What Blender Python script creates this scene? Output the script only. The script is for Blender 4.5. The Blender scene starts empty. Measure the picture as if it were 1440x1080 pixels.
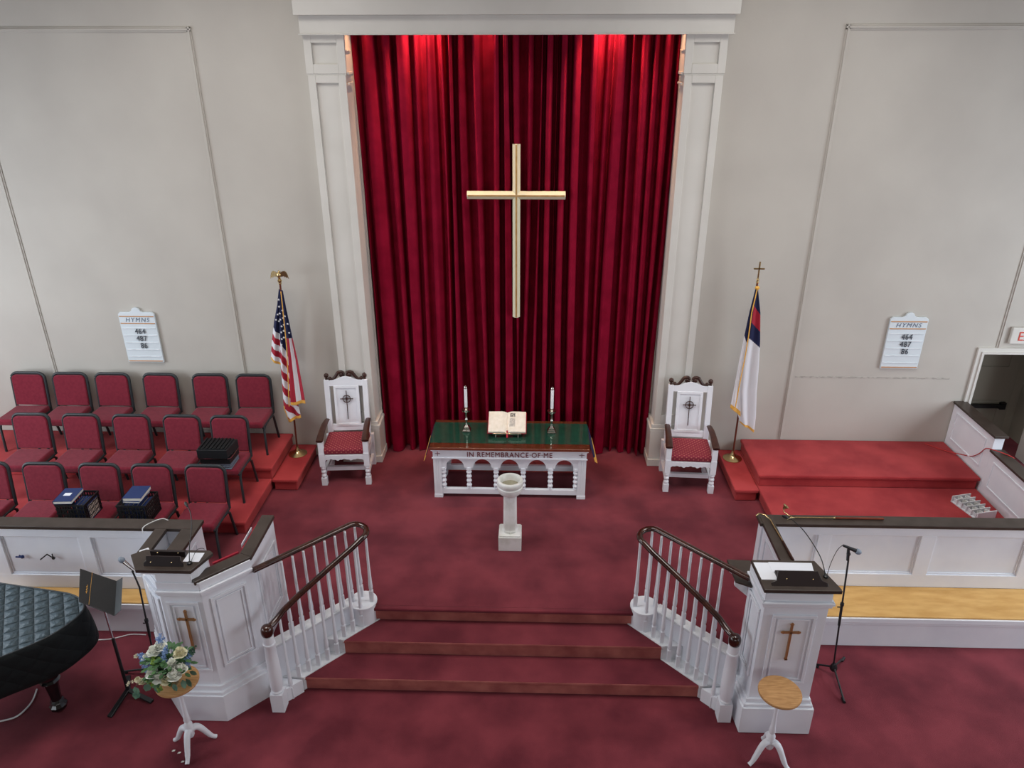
import bpy, bmesh, math, random
from mathutils import Vector, Matrix
random.seed(7)
PI = math.pi
S = bpy.context.scene
COL = S.collection
R = math.radians

# ------------------------------------------------------------------ materials
def mat(name, col, rough=0.6, metal=0.0, col2=None, scale=6.0, detail=3.0, mix=(0.35, 0.65), bump=0.0, bscale=60.0,
        bdist=0.01, spec=0.5, sheen=0.0, coat=0.0, trans=0.0, stretch=None, ior=1.45):
    m = bpy.data.materials.new(name); m.use_nodes = True
    nt = m.node_tree; b = nt.nodes['Principled BSDF']
    b.inputs['Base Color'].default_value = (*col, 1)
    b.inputs['Roughness'].default_value = rough
    b.inputs['Metallic'].default_value = metal
    b.inputs['Specular IOR Level'].default_value = spec
    b.inputs['Sheen Weight'].default_value = sheen
    b.inputs['Coat Weight'].default_value = coat
    b.inputs['Coat Roughness'].default_value = 0.08
    b.inputs['Transmission Weight'].default_value = trans
    b.inputs['IOR'].default_value = ior
    if col2 is not None or bump:
        tc = nt.nodes.new('ShaderNodeTexCoord')
        mp = nt.nodes.new('ShaderNodeMapping')
        nt.links.new(tc.outputs['Object'], mp.inputs['Vector'])
        if stretch: mp.inputs['Scale'].default_value = stretch
    if col2 is not None:
        n = nt.nodes.new('ShaderNodeTexNoise'); n.inputs['Scale'].default_value = scale; n.inputs['Detail'].default_value = detail
        r = nt.nodes.new('ShaderNodeValToRGB')
        r.color_ramp.elements[0].position = mix[0]; r.color_ramp.elements[0].color = (*col, 1)
        r.color_ramp.elements[1].position = mix[1]; r.color_ramp.elements[1].color = (*col2, 1)
        nt.links.new(mp.outputs['Vector'], n.inputs['Vector']); nt.links.new(n.outputs['Fac'], r.inputs['Fac'])
        nt.links.new(r.outputs['Color'], b.inputs['Base Color'])
    if bump:
        n2 = nt.nodes.new('ShaderNodeTexNoise'); n2.inputs['Scale'].default_value = bscale; n2.inputs['Detail'].default_value = 4
        bp = nt.nodes.new('ShaderNodeBump'); bp.inputs['Strength'].default_value = bump; bp.inputs['Distance'].default_value = bdist
        nt.links.new(mp.outputs['Vector'], n2.inputs['Vector']); nt.links.new(n2.outputs['Fac'], bp.inputs['Height'])
        nt.links.new(bp.outputs['Normal'], b.inputs['Normal'])
    return m

M = {}
M['wall'] = mat('wall_plaster', (0.475, 0.445, 0.405), 0.85, col2=(0.515, 0.485, 0.44), scale=1.2, bump=0.15, bscale=8)
M['trimwall'] = mat('trim_paint', (0.60, 0.58, 0.54), 0.7, col2=(0.64, 0.62, 0.58), scale=2)
M['ceil'] = mat('ceiling_paint', (0.34, 0.30, 0.25), 0.9)
M['white'] = mat('white_gloss_paint', (0.77, 0.79, 0.85), 0.42, col2=(0.82, 0.84, 0.89), scale=3, spec=0.4)
M['white2'] = mat('white_worn_paint', (0.62, 0.64, 0.67), 0.6, col2=(0.78, 0.79, 0.82), scale=9, mix=(.4, .6))
M['carpet'] = mat('burgundy_carpet', (0.115, 0.016, 0.026), 0.95, col2=(0.215, 0.036, 0.050), scale=1.9, detail=9, bump=0.5, bscale=220, sheen=0.12, spec=0.1)
M['carpet_worn'] = mat('worn_riser_carpet', (0.32, 0.09, 0.085), 0.95, col2=(0.50, 0.17, 0.145), scale=4, detail=6, bump=0.5, bscale=220, spec=0.1)  # worn risers, colour also raised to offset the weaker light on them
M['carpet_red'] = mat('red_platform_carpet', (0.31, 0.028, 0.034), 0.95, col2=(0.45, 0.052, 0.055), scale=2.5, detail=6, bump=0.5, bscale=220, sheen=0.1, spec=0.1)
M['cap'] = mat('dark_stained_cap', (0.040, 0.028, 0.022), 0.38, col2=(0.055, 0.040, 0.033), scale=8, stretch=(1, 1, 8), spec=0.5)
M['mahog'] = mat('mahogany_gloss', (0.022, 0.006, 0.004), 0.2, col2=(0.05, 0.014, 0.008), scale=10, coat=0.4)
M['tabwood'] = mat('table_mahogany', (0.14, 0.028, 0.014), 0.25, col2=(0.19, 0.045, 0.022), scale=9, stretch=(1, 6, 6), coat=0.3)
M['dark'] = mat('dark_carved_wood', (0.035, 0.012, 0.008), 0.35, col2=(0.06, 0.022, 0.015), scale=12)
M['ledge'] = mat('honey_maple', (0.50, 0.27, 0.075), 0.4, col2=(0.66, 0.40, 0.14), scale=3.5, detail=8, stretch=(1, 4, 4), mix=(.3, .7))
M['oak'] = mat('oak_top', (0.36, 0.18, 0.065), 0.4, col2=(0.52, 0.29, 0.12), scale=9, detail=8, stretch=(1, 7, 5), mix=(.35, .65))
M['black'] = mat('black_metal', (0.012, 0.013, 0.015), 0.4)
M['blackp'] = mat('black_plastic', (0.008, 0.009, 0.010), 0.45)
M['gloss'] = mat('black_lacquer', (0.006, 0.006, 0.007), 0.08, coat=0.6)
M['frame'] = mat('charcoal_chair_frame', (0.022, 0.026, 0.030), 0.45)
M['chairred'] = mat('chair_fabric', (0.165, 0.013, 0.028), 0.9, col2=(0.20, 0.018, 0.035), scale=30, bump=0.2, bscale=300, sheen=0.15, spec=0.15)
M['velvet'] = mat('red_velvet', (0.19, 0.004, 0.020), 0.8, col2=(0.25, 0.006, 0.028), scale=5, spec=0.05)
M['gold'] = mat('gilded', (0.62, 0.36, 0.13), 0.35, 0.6, col2=(0.75, 0.48, 0.2), scale=14)
M['brass'] = mat('polished_brass', (0.62, 0.47, 0.24), 0.25, 1.0)
M['bronze'] = mat('bronze', (0.46, 0.24, 0.11), 0.4, 0.6)
M['silver'] = mat('silver', (0.55, 0.52, 0.48), 0.2, 1.0)
M['chrome'] = mat('chrome', (0.6, 0.6, 0.62), 0.15, 1.0)
M['green'] = mat('green_cloth', (0.003, 0.055, 0.042), 0.6, col2=(0.006, 0.075, 0.055), scale=10)
M['glass'] = mat('table_glass', (0.9, 1.0, 0.97), 0.02, trans=1.0, ior=1.45)
M['vglass'] = mat('vase_glass', (0.97, 1.0, 0.99), 0.03, trans=1.0, ior=1.4)
M['marble'] = mat('white_marble', (0.66, 0.66, 0.62), 0.35, col2=(0.80, 0.80, 0.79), scale=5, detail=8, mix=(.38, .55))
M['water'] = mat('basin_stone', (0.27, 0.25, 0.17), 0.25, col2=(0.34, 0.32, 0.23), scale=12)
M['paper'] = mat('paper', (0.80, 0.83, 0.90), 0.8)
M['page'] = mat('aged_page', (0.72, 0.69, 0.60), 0.8, col2=(0.80, 0.77, 0.70), scale=20)
M['ink'] = mat('grey_ink', (0.36, 0.35, 0.33), 0.8, col2=(0.62, 0.60, 0.55), scale=110, detail=2, mix=(.42, .58), stretch=(.35, 1.6, 1.6))
M['inkdark'] = mat('printed_picture', (0.10, 0.10, 0.09), 0.8, col2=(0.5, 0.48, 0.42), scale=60, mix=(.4, .6))
M['letter'] = mat('maroon_lettering', (0.16, 0.02, 0.035), 0.6)
M['num'] = mat('black_numerals', (0.03, 0.035, 0.05), 0.6)
M['teal'] = mat('blue_grey_lettering', (0.16, 0.20, 0.27), 0.6)
M['board'] = mat('white_board', (0.66, 0.72, 0.76), 0.5)
M['navy'] = mat('navy_cloth', (0.006, 0.010, 0.055), 0.8)
M['flagred'] = mat('flag_red', (0.36, 0.010, 0.030), 0.75)
M['flagwhite'] = mat('flag_white', (0.72, 0.72, 0.76), 0.75)
M['fringe'] = mat('gold_fringe', (0.70, 0.36, 0.05), 0.7, col2=(0.8, 0.45, 0.1), scale=80)
M['rest'] = mat('dark_book_rest', (0.016, 0.010, 0.010), 0.35)
M['pole'] = mat('pole_wood', (0.12, 0.025, 0.012), 0.35)
M['candle'] = mat('wax', (0.80, 0.80, 0.84), 0.5)
M['bluebook'] = mat('navy_book_cloth', (0.012, 0.03, 0.12), 0.55)
M['orange'] = mat('orange_stripe', (0.50, 0.25, 0.10), 0.5)
M['cable_w'] = mat('white_cable', (0.7, 0.7, 0.7), 0.5)
M['cable_r'] = mat('red_cable', (0.45, 0.02, 0.02), 0.5)
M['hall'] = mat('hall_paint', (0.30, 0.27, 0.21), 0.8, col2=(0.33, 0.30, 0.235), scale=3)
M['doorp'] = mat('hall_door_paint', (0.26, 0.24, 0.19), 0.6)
M['exitred'] = mat('exit_red', (0.6, 0.06, 0.04), 0.5)
M['leaf'] = mat('leaf_green', (0.035, 0.10, 0.035), 0.6, col2=(0.08, 0.18, 0.06), scale=20)
M['leaf2'] = mat('eucalyptus_leaf', (0.06, 0.16, 0.11), 0.6, col2=(0.14, 0.26, 0.18), scale=20)
M['lime'] = mat('lime_bud', (0.20, 0.32, 0.05), 0.6)
M['petal'] = mat('white_petal', (0.82, 0.83, 0.76), 0.7)
M['petal2'] = mat('cream_petal', (0.76, 0.72, 0.52), 0.7)
M['bluepetal'] = mat('blue_petal', (0.17, 0.31, 0.62), 0.7, col2=(0.35, 0.48, 0.75), scale=40)
M['grey'] = mat('grey_plastic', (0.20, 0.24, 0.30), 0.5)
M['smudge'] = mat('scuffed_paint', (0.34, 0.32, 0.29), 0.9, col2=(0.48, 0.45, 0.41), scale=18, mix=(.42, .56), stretch=(1, 1, 4))

def pattern_fabric():
    m = bpy.data.materials.new('throne_fabric'); m.use_nodes = True; nt = m.node_tree; b = nt.nodes['Principled BSDF']
    b.inputs['Roughness'].default_value = .85
    tc = nt.nodes.new('ShaderNodeTexCoord'); mp = nt.nodes.new('ShaderNodeMapping')
    mp.inputs['Rotation'].default_value = (0, 0, R(45)); mp.inputs['Scale'].default_value = (24, 24, 24)
    v = nt.nodes.new('ShaderNodeTexVoronoi'); v.inputs['Scale'].default_value = 1; v.inputs['Randomness'].default_value = 0
    r = nt.nodes.new('ShaderNodeValToRGB'); r.color_ramp.interpolation = 'CONSTANT'
    r.color_ramp.elements[0].color = (0.36, 0.11, 0.08, 1); r.color_ramp.elements[1].position = .23; r.color_ramp.elements[1].color = (0.20, 0.010, 0.030, 1)
    sx = nt.nodes.new('ShaderNodeSeparateXYZ'); cx = nt.nodes.new('ShaderNodeCombineXYZ'); sb = nt.nodes.new('ShaderNodeMath'); sb.operation = 'ADD'
    nt.links.new(tc.outputs['Object'], sx.inputs[0]); nt.links.new(sx.outputs['X'], cx.inputs['X']); nt.links.new(sx.outputs['Y'], sb.inputs[0]); nt.links.new(sx.outputs['Z'], sb.inputs[1]); nt.links.new(sb.outputs[0], cx.inputs['Y'])
    nt.links.new(cx.outputs[0], mp.inputs['Vector']); nt.links.new(mp.outputs['Vector'], v.inputs['Vector'])
    nt.links.new(v.outputs['Distance'], r.inputs['Fac']); nt.links.new(r.outputs['Color'], b.inputs['Base Color'])
    return m
M['throne'] = pattern_fabric()

def thin_glass(name, tint, refl=.04):
    m = bpy.data.materials.new(name); m.use_nodes = True; nt = m.node_tree; nt.nodes.clear()
    o = nt.nodes.new('ShaderNodeOutputMaterial'); mx = nt.nodes.new('ShaderNodeMixShader'); tr = nt.nodes.new('ShaderNodeBsdfTransparent'); gl = nt.nodes.new('ShaderNodeBsdfGlossy')
    lw = nt.nodes.new('ShaderNodeLayerWeight'); fr = nt.nodes.new('ShaderNodeMath'); fr.operation = 'MULTIPLY_ADD'; pw = nt.nodes.new('ShaderNodeMath'); pw.operation = 'POWER'; pw.inputs[1].default_value = 3
    nt.links.new(lw.outputs['Facing'], pw.inputs[0]); nt.links.new(pw.outputs[0], fr.inputs[0]); fr.inputs[1].default_value = .6; fr.inputs[2].default_value = refl
    tr.inputs['Color'].default_value = (*tint, 1); gl.inputs['Roughness'].default_value = .03
    nt.links.new(fr.outputs[0], mx.inputs[0]); nt.links.new(tr.outputs[0], mx.inputs[1]); nt.links.new(gl.outputs[0], mx.inputs[2]); nt.links.new(mx.outputs[0], o.inputs['Surface'])
    return m
M['glass'] = thin_glass('table_glass_clear', (.93, 1, .97)); M['vglass'] = thin_glass('vase_glass_clear', (.80, .88, .86), .25)

def quilt_mat(name, col, rough, strength):
    m = bpy.data.materials.new(name); m.use_nodes = True; nt = m.node_tree; b = nt.nodes['Principled BSDF']
    b.inputs['Base Color'].default_value = (*col, 1); b.inputs['Roughness'].default_value = rough; b.inputs['Specular IOR Level'].default_value = .3
    tc = nt.nodes.new('ShaderNodeTexCoord'); sp = nt.nodes.new('ShaderNodeSeparateXYZ')
    nt.links.new(tc.outputs['UV'], sp.inputs['Vector'])
    def mth(op, a, b_=None):
        n = nt.nodes.new('ShaderNodeMath'); n.operation = op
        for i, q in enumerate((a, b_)):
            if q is None: continue
            if isinstance(q, (int, float)): n.inputs[i].default_value = q
            else: nt.links.new(q, n.inputs[i])
        return n.outputs[0]
    a = mth('ABSOLUTE', mth('SINE', mth('MULTIPLY', sp.outputs['X'], PI)))
    c = mth('ABSOLUTE', mth('SINE', mth('MULTIPLY', sp.outputs['Y'], PI)))
    h = mth('POWER', mth('MULTIPLY', a, c), 0.4)
    w = nt.nodes.new('ShaderNodeTexNoise'); w.inputs['Scale'].default_value = 2.2; nt.links.new(tc.outputs['UV'], w.inputs['Vector'])
    h2 = mth('ADD', mth('MULTIPLY', h, 1.6), mth('MULTIPLY', w.outputs['Fac'], 1.0))
    bp = nt.nodes.new('ShaderNodeBump'); bp.inputs['Strength'].default_value = strength; bp.inputs['Distance'].default_value = .03
    nt.links.new(h2, bp.inputs['Height']); nt.links.new(bp.outputs['Normal'], b.inputs['Normal'])
    return m
M['quilt'] = quilt_mat('quilted_cover', (0.055, 0.082, 0.100), 0.5, 1.0)  # bluish sheen on top of the black cover, put into its base colour
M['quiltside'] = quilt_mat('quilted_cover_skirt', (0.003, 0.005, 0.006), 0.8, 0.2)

# ------------------------------------------------------------------ mesh helpers
def wloc(o):
    v = Vector((0, 0, 0))
    while o is not None:
        v += o.location; o = o.parent
    return v

def sm3(p, n=6):
    p = [Vector(a) for a in p]; out = []
    for i in range(len(p)-1):
        a, b, c, d = p[max(i-1, 0)], p[i], p[i+1], p[min(i+2, len(p)-1)]
        for k in range(n):
            q = k/n; out.append(.5*((2*b)+(c-a)*q+(2*a-5*b+4*c-d)*q*q+(3*b-a-3*c+d)*q**3))
    out.append(p[-1]); return out

class MB:
    def __init__(s): s.bm = bmesh.new(); s.mi = 0
    def _f(s, vs):
        try:
            f = s.bm.faces.new(vs); f.material_index = s.mi; return f
        except ValueError: return None
    def obox(s, c, half, rot=None):
        c = Vector(c); rot = rot or Matrix.Identity(3); v = []
        for i in (-1, 1):
            for j in (-1, 1):
                for k in (-1, 1):
                    v.append(s.bm.verts.new(c + rot @ Vector((i * half[0], j * half[1], k * half[2]))))
        for q in ((0, 1, 3, 2), (4, 6, 7, 5), (0, 4, 5, 1), (2, 3, 7, 6), (0, 2, 6, 4), (1, 5, 7, 3)): s._f([v[a] for a in q])
        return s
    def box(s, x0, x1, y0, y1, z0, z1):
        return s.obox(((x0+x1)/2, (y0+y1)/2, (z0+z1)/2), (abs(x1-x0)/2, abs(y1-y0)/2, abs(z1-z0)/2))
    def bar(s, a, b, w, t, up=(0, 0, 1)):
        a = Vector(a); b = Vector(b); d = (b-a); L = d.length; d.normalize(); up = Vector(up)
        x = d.cross(up)
        if x.length < 1e-4: x = d.cross(Vector((1, 0, 0)))
        x.normalize(); z = x.cross(d)
        rot = Matrix((x, d, z)).transposed()
        return s.obox((a+b)/2, (w/2, L/2, t/2), rot)
    def prism(s, poly, z0, z1):
        n = len(poly)
        b = [s.bm.verts.new((p[0], p[1], z0)) for p in poly]; t = [s.bm.verts.new((p[0], p[1], z1)) for p in poly]
        s._f(list(reversed(b))); s._f(t)
        for i in range(n): s._f([b[i], b[(i+1) % n], t[(i+1) % n], t[i]])
        return s
    def extr(s, poly, o, ux, uy, un, t):
        """2D polygon in plane (ux,uy) at o, extruded t along un"""
        o = Vector(o); ux = Vector(ux); uy = Vector(uy); un = Vector(un); n = len(poly)
        b = [s.bm.verts.new(o + ux*p[0] + uy*p[1]) for p in poly]; f = [s.bm.verts.new(o + ux*p[0] + uy*p[1] + un*t) for p in poly]
        s._f(list(reversed(b))); s._f(f)
        for i in range(n): s._f([b[i], b[(i+1) % n], f[(i+1) % n], f[i]])
        return s
    def lathe(s, prof, c=(0, 0, 0), seg=20, sq=1.0):
        c = Vector(c); rings = []
        for r, z in prof:
            if r < 1e-5: rings.append([s.bm.verts.new(c + Vector((0, 0, z)))])
            else: rings.append([s.bm.verts.new(c + Vector((r*math.cos(2*PI*i/seg), sq*r*math.sin(2*PI*i/seg), z))) for i in range(seg)])
        for a, b in zip(rings, rings[1:]):
            for i in range(seg):
                j = (i+1) % seg
                if len(a) == 1 and len(b) == 1: continue
                if len(a) == 1: s._f([a[0], b[j], b[i]])
                elif len(b) == 1: s._f([a[i], a[j], b[0]])
                else: s._f([a[i], a[j], b[j], b[i]])
        if len(rings[0]) > 1: s._f(list(reversed(rings[0])))
        if len(rings[-1]) > 1: s._f(rings[-1])
        return s
    def tube(s, pts, r, seg=8, sqz=1.0, cap=True, closed=False):
        pts = [Vector(p) for p in pts]; n = len(pts); rings = []; prev = None
        for i, p in enumerate(pts):
            if closed: d = pts[(i+1) % n] - pts[i-1]
            else: d = pts[min(i+1, n-1)] - pts[max(i-1, 0)]
            d.normalize()
            up = Vector((0, 0, 1)) if abs(d.z) < 0.95 else (prev if prev is not None else Vector((0, 1, 0)))
            x = d.cross(up)
            if x.length < 1e-4: x = d.cross(Vector((1, 0, 0)))
            x.normalize(); u = x.cross(d); prev = u
            rr = r[i] if isinstance(r, (list, tuple)) else r
            rings.append([s.bm.verts.new(p + x*(rr*math.cos(2*PI*k/seg)) + u*(rr*sqz*math.sin(2*PI*k/seg))) for k in range(seg)])
        m = n if closed else n-1
        for i in range(m):
            a, b = rings[i], rings[(i+1) % n]
            for k in range(seg): s._f([a[k], a[(k+1) % seg], b[(k+1) % seg], b[k]])
        if cap and not closed: s._f(list(reversed(rings[0]))); s._f(rings[-1])
        return s
    def ball(s, c, r, seg=12, sx=1, sy=1, sz=1):
        c = Vector(c); n = seg//2; prof = []
        rings = []
        for j in range(n+1):
            th = -PI/2 + PI*j/n; rr = r*math.cos(th); z = r*math.sin(th)*sz
            if j in (0, n): rings.append([s.bm.verts.new(c+Vector((0, 0, z)))])
            else: rings.append([s.bm.verts.new(c+Vector((sx*rr*math.cos(2*PI*i/seg), sy*rr*math.sin(2*PI*i/seg), z))) for i in range(seg)])
        for a, b in zip(rings, rings[1:]):
            for i in range(seg):
                j = (i+1) % seg
                if len(a) == 1: s._f([a[0], b[j], b[i]])
                elif len(b) == 1: s._f([a[i], a[j], b[0]])
                else: s._f([a[i], a[j], b[j], b[i]])
        return s
    def wallpoly(s, pts, o0, o1, z0, z1):
        """vertical wall following plan polyline; offsets to the left of travel; mitred"""
        pts = [Vector(p) for p in pts]; n = len(pts); L = []; Rr = []
        for i in range(n):
            def nrm(a, b):
                d = (b-a).normalized(); return Vector((-d.y, d.x))
            if i == 0: m = nrm(pts[0], pts[1]); k = 1
            elif i == n-1: m = nrm(pts[-2], pts[-1]); k = 1
            else:
                n1 = nrm(pts[i-1], pts[i]); n2 = nrm(pts[i], pts[i+1]); m = (n1+n2).normalized(); k = 1/max(.3, m.dot(n1))
            L.append(pts[i] + m*k*o0); Rr.append(pts[i] + m*k*o1)
        for i in range(n-1):
            poly = [L[i], L[i+1], Rr[i+1], Rr[i]]
            if o1 < o0: pass
            s.prism(poly, z0, z1)
        return s
    def frame(s, a, b, z0, z1, nrm, w=.03, t=.015, base=0.0):
        """rectangular moulding on a vertical face from plan point a to b"""
        a = Vector((a[0], a[1], 0)); b = Vector((b[0], b[1], 0)); n = Vector((nrm[0], nrm[1], 0)).normalized()*(base+t/2)
        z = Vector((0, 0, 1))
        d = (b-a).normalized(); rot = Matrix((d, n.normalized(), z)).transposed(); L = (b-a).length; mid = (a+b)/2 + n
        s.obox(mid + z*(z0+w/2), (L/2, t/2, w/2), rot); s.obox(mid + z*(z1-w/2), (L/2, t/2, w/2), rot)
        h = (z1-z0-2*w)/2; zc = z*((z0+z1)/2)
        s.obox(a + n + d*(w/2) + zc, (w/2, t/2, h), rot); s.obox(b + n - d*(w/2) + zc, (w/2, t/2, h), rot)
        return s
    def xf(s, m):
        bmesh.ops.transform(s.bm, matrix=m, verts=s.bm.verts); return s
    def mirror(s, ax):
        for v in s.bm.verts: v.co.x = 2*ax - v.co.x
        return s
    def build(s, name, m, parent=None, world=True, smooth=None, bevel=0.0, seg=2, recalc=True):
        if recalc: bmesh.ops.recalc_face_normals(s.bm, faces=s.bm.faces)
        if smooth is not None:
            for f in s.bm.faces: f.smooth = True
        if parent is not None and world:
            w = wloc(parent)
            for v in s.bm.verts: v.co -= w
        me = bpy.data.meshes.new(name); s.bm.to_mesh(me); s.bm.free()
        o = bpy.data.objects.new(name, me); COL.objects.link(o)
        for q in (m if isinstance(m, (list, tuple)) else [m]): me.materials.append(q)
        if parent is not None: o.parent = parent
        if bevel:
            b = o.modifiers.new('Bevel', 'BEVEL'); b.width = bevel; b.segments = seg; b.limit_method = 'ANGLE'; b.angle_limit = R(40)
        if smooth is not None:
            me.set_sharp_from_angle(angle=R(smooth))
        return o

def tag(o, label=None, cat=None, group=None, kind=None):
    if label: o['label'] = label
    if cat: o['category'] = cat
    if group: o['group'] = group
    if kind: o['kind'] = kind
    return o
def thing(name, loc, label, cat, group=None, rz=0):
    o = bpy.data.objects.new(name, None); COL.objects.link(o); o.location = loc; o.rotation_euler = (0, 0, rz); o.empty_display_size = .1
    return tag(o, label, cat, group)
def struct(o): o['kind'] = 'structure'; return o
def dup(root, loc, rz, label, group=None):
    r = root.copy(); COL.objects.link(r); r.location = loc; r.rotation_euler = (0, 0, rz); r['label'] = label
    if group: r['group'] = group
    for ch in list(root.children):
        c = ch.copy(); COL.objects.link(c); c.parent = r
        for g in list(ch.children):
            d = g.copy(); COL.objects.link(d); d.parent = c
    return r
def text_mesh(name, body, size, m, parent, loc, rot, ext=.002, spacing=1.0, shear=0.0, sx=1.0, align='CENTER'):
    cu = bpy.data.curves.new(name, 'FONT'); cu.body = body; cu.size = size; cu.extrude = ext; cu.align_x = align
    cu.space_character = spacing; cu.shear = shear
    t = bpy.data.objects.new(name + '_src', cu); COL.objects.link(t)
    dg = bpy.context.evaluated_depsgraph_get(); dg.update()
    me = bpy.data.meshes.new_from_object(t.evaluated_get(dg)); bpy.data.objects.remove(t)
    me.name = name
    me.transform(Matrix.Translation(loc) @ rot.to_4x4() @ Matrix.Diagonal((sx, 1, 1, 1)))
    w = wloc(parent)
    me.transform(Matrix.Translation(-w))
    me.materials.clear(); me.materials.append(m)
    o = bpy.data.objects.new(name, me); COL.objects.link(o); o.parent = parent
    return o
FACE = Matrix(((1, 0, 0), (0, 0, -1), (0, 1, 0)))     # text upright, facing -y

# ------------------------------------------------------------------ key measures
H = 5.8; ST = 0.51; LOW = 0.68; TOP = 0.85; WY = 9.12; AX = -0.275
CH = 1.23          # top of the choir rails

# ------------------------------------------------------------------ SETTING
struct(MB().box(-9, 9, 0.5, 6.5, -0.1, 0).build('floor', M['carpet']))
g = MB()
g.prism([(-8.5, 9.6), (-8.5, 6.45), (-3.84, 6.45), (-3.78, 5.82), (-3.37, 5.28), (-3.2, 5.11), (-2.86, 5.11), (-2.55, 5.42), (-2.52, 5.46),
         (-2.42, 5.46), (-1.78, 6.10), (-1.70, 6.055), (1.15, 6.055), (1.23, 6.10), (1.87, 5.46), (1.97, 5.46), (1.99, 5.12), (2.53, 5.12),
         (2.53, 6.66), (8.5, 6.66), (8.5, 9.6)], 0.002, ST)
struct(g.build('floor_stage', [M['carpet']]))
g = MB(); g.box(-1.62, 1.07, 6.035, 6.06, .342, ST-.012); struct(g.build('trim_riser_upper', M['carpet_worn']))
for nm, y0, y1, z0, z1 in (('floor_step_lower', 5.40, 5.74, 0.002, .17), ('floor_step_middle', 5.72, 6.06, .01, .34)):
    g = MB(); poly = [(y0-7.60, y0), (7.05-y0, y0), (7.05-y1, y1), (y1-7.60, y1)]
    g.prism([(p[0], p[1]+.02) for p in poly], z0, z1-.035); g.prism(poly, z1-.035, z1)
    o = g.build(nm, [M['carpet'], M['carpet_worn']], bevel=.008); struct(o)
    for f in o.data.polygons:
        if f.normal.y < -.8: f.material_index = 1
# nosing + platforms
g = MB(); g.box(-1.62, 1.07, 6.0, 6.06, ST-.035, ST+.001); struct(g.build('trim_stage_nosing', M['carpet'], bevel=.012))
def platform(nm, x0, x1, y0, y1, z0, z1):
    g = MB(); g.box(x0, x1, y0, y1, z1-.045, z1); g.box(x0+.02, x1-.02, y0+.02, y1, z0, z1-.045)
    return struct(g.build(nm, M['carpet_red'], bevel=.012))
platform('floor_choir_left_low', -8.4, -3.34, 7.22, WY-.01, ST+.002, LOW)
platform('floor_choir_left_high', -8.4, -3.31, 8.17, WY-.012, LOW+.001, TOP)
platform('floor_step_left', -3.335, -3.00, 8.17, WY-.01, ST+.002, LOW-.001)
platform('floor_choir_right_low', 2.86, 5.585, 7.20, WY-.01, ST+.002, LOW)
platform('floor_choir_right_high', 2.85, 5.585, 8.16, WY-.012, LOW+.001, TOP)
platform('floor_step_right', 2.555, 2.855, 8.08, WY-.01, ST+.002, LOW-.001)
# back wall with recess and doorway
g = MB()
g.box(-9, -2.12, WY, WY+.2, 0, 8.2); g.box(1.64, 5.79, WY, WY+.2, 0, 8.2)
g.box(-2.12, 1.64, WY, WY+.2, 6.62, 8.2); g.box(5.79, 6.75, WY, WY+.2, 2.135, 8.2); g.box(6.75, 9, WY, WY+.2, 0, 8.2)
struct(g.build('wall_back', M['wall']))
g = MB(); g.box(-2.6, 2.1, 9.60, 9.7, 0, 7); g.box(-2.6, 2.1, WY+.2, 9.7, 6.9, 7.0)
g.box(-2.7, -2.35, WY+.2, 9.7, 0, 7); g.box(1.9, 2.2, WY+.2, 9.7, 0, 7); struct(g.build('wall_recess', M['wall']))
# wall frames
def wall_frame(nm, x0, x1, z0, z1, sides=(1, 1, 1, 1)):
    g = MB()
    for w, t, o in ((.055, .012, 0), (.022, .024, .016)):
        y = WY
        if sides[0]: g.box(x0+o, x0+o+w, y-t, y, z0, z1)
        if sides[1]: g.box(x1-o-w, x1-o, y-t, y, z0, z1)
        if sides[2]: g.box(x0, x1, y-t, y, z1-o-w, z1-o)
        if sides[3]: g.box(x0, x1, y-t, y, z0+o, z0+o+w)
    struct(g.build(nm, M['wall'], bevel=.004))
wall_frame('trim_wall_panel_left', -6.47, -3.83, TOP+.02, 5.95)
wall_frame('trim_wall_panel_right', 3.36, 5.99, TOP+.01, 5.96, (1, 0, 1, 0))
g = MB(); g.box(5.93, 5.99, WY-.012, WY, 2.22, 5.95); g.box(5.95, 5.972, WY-.024, WY, 2.22, 5.95); struct(g.build('trim_wall_panel_edge', M['wall']))
g = MB(); g.box(-9, -6.6, WY-.012, WY, 5.89, 5.95); struct(g.build('trim_wall_panel_far', M['wall']))
g = MB(); g.box(3.45, 5.45, WY-.003, WY, 1.765, 1.79); struct(g.build('trim_scuff_line', M['smudge']))
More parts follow.
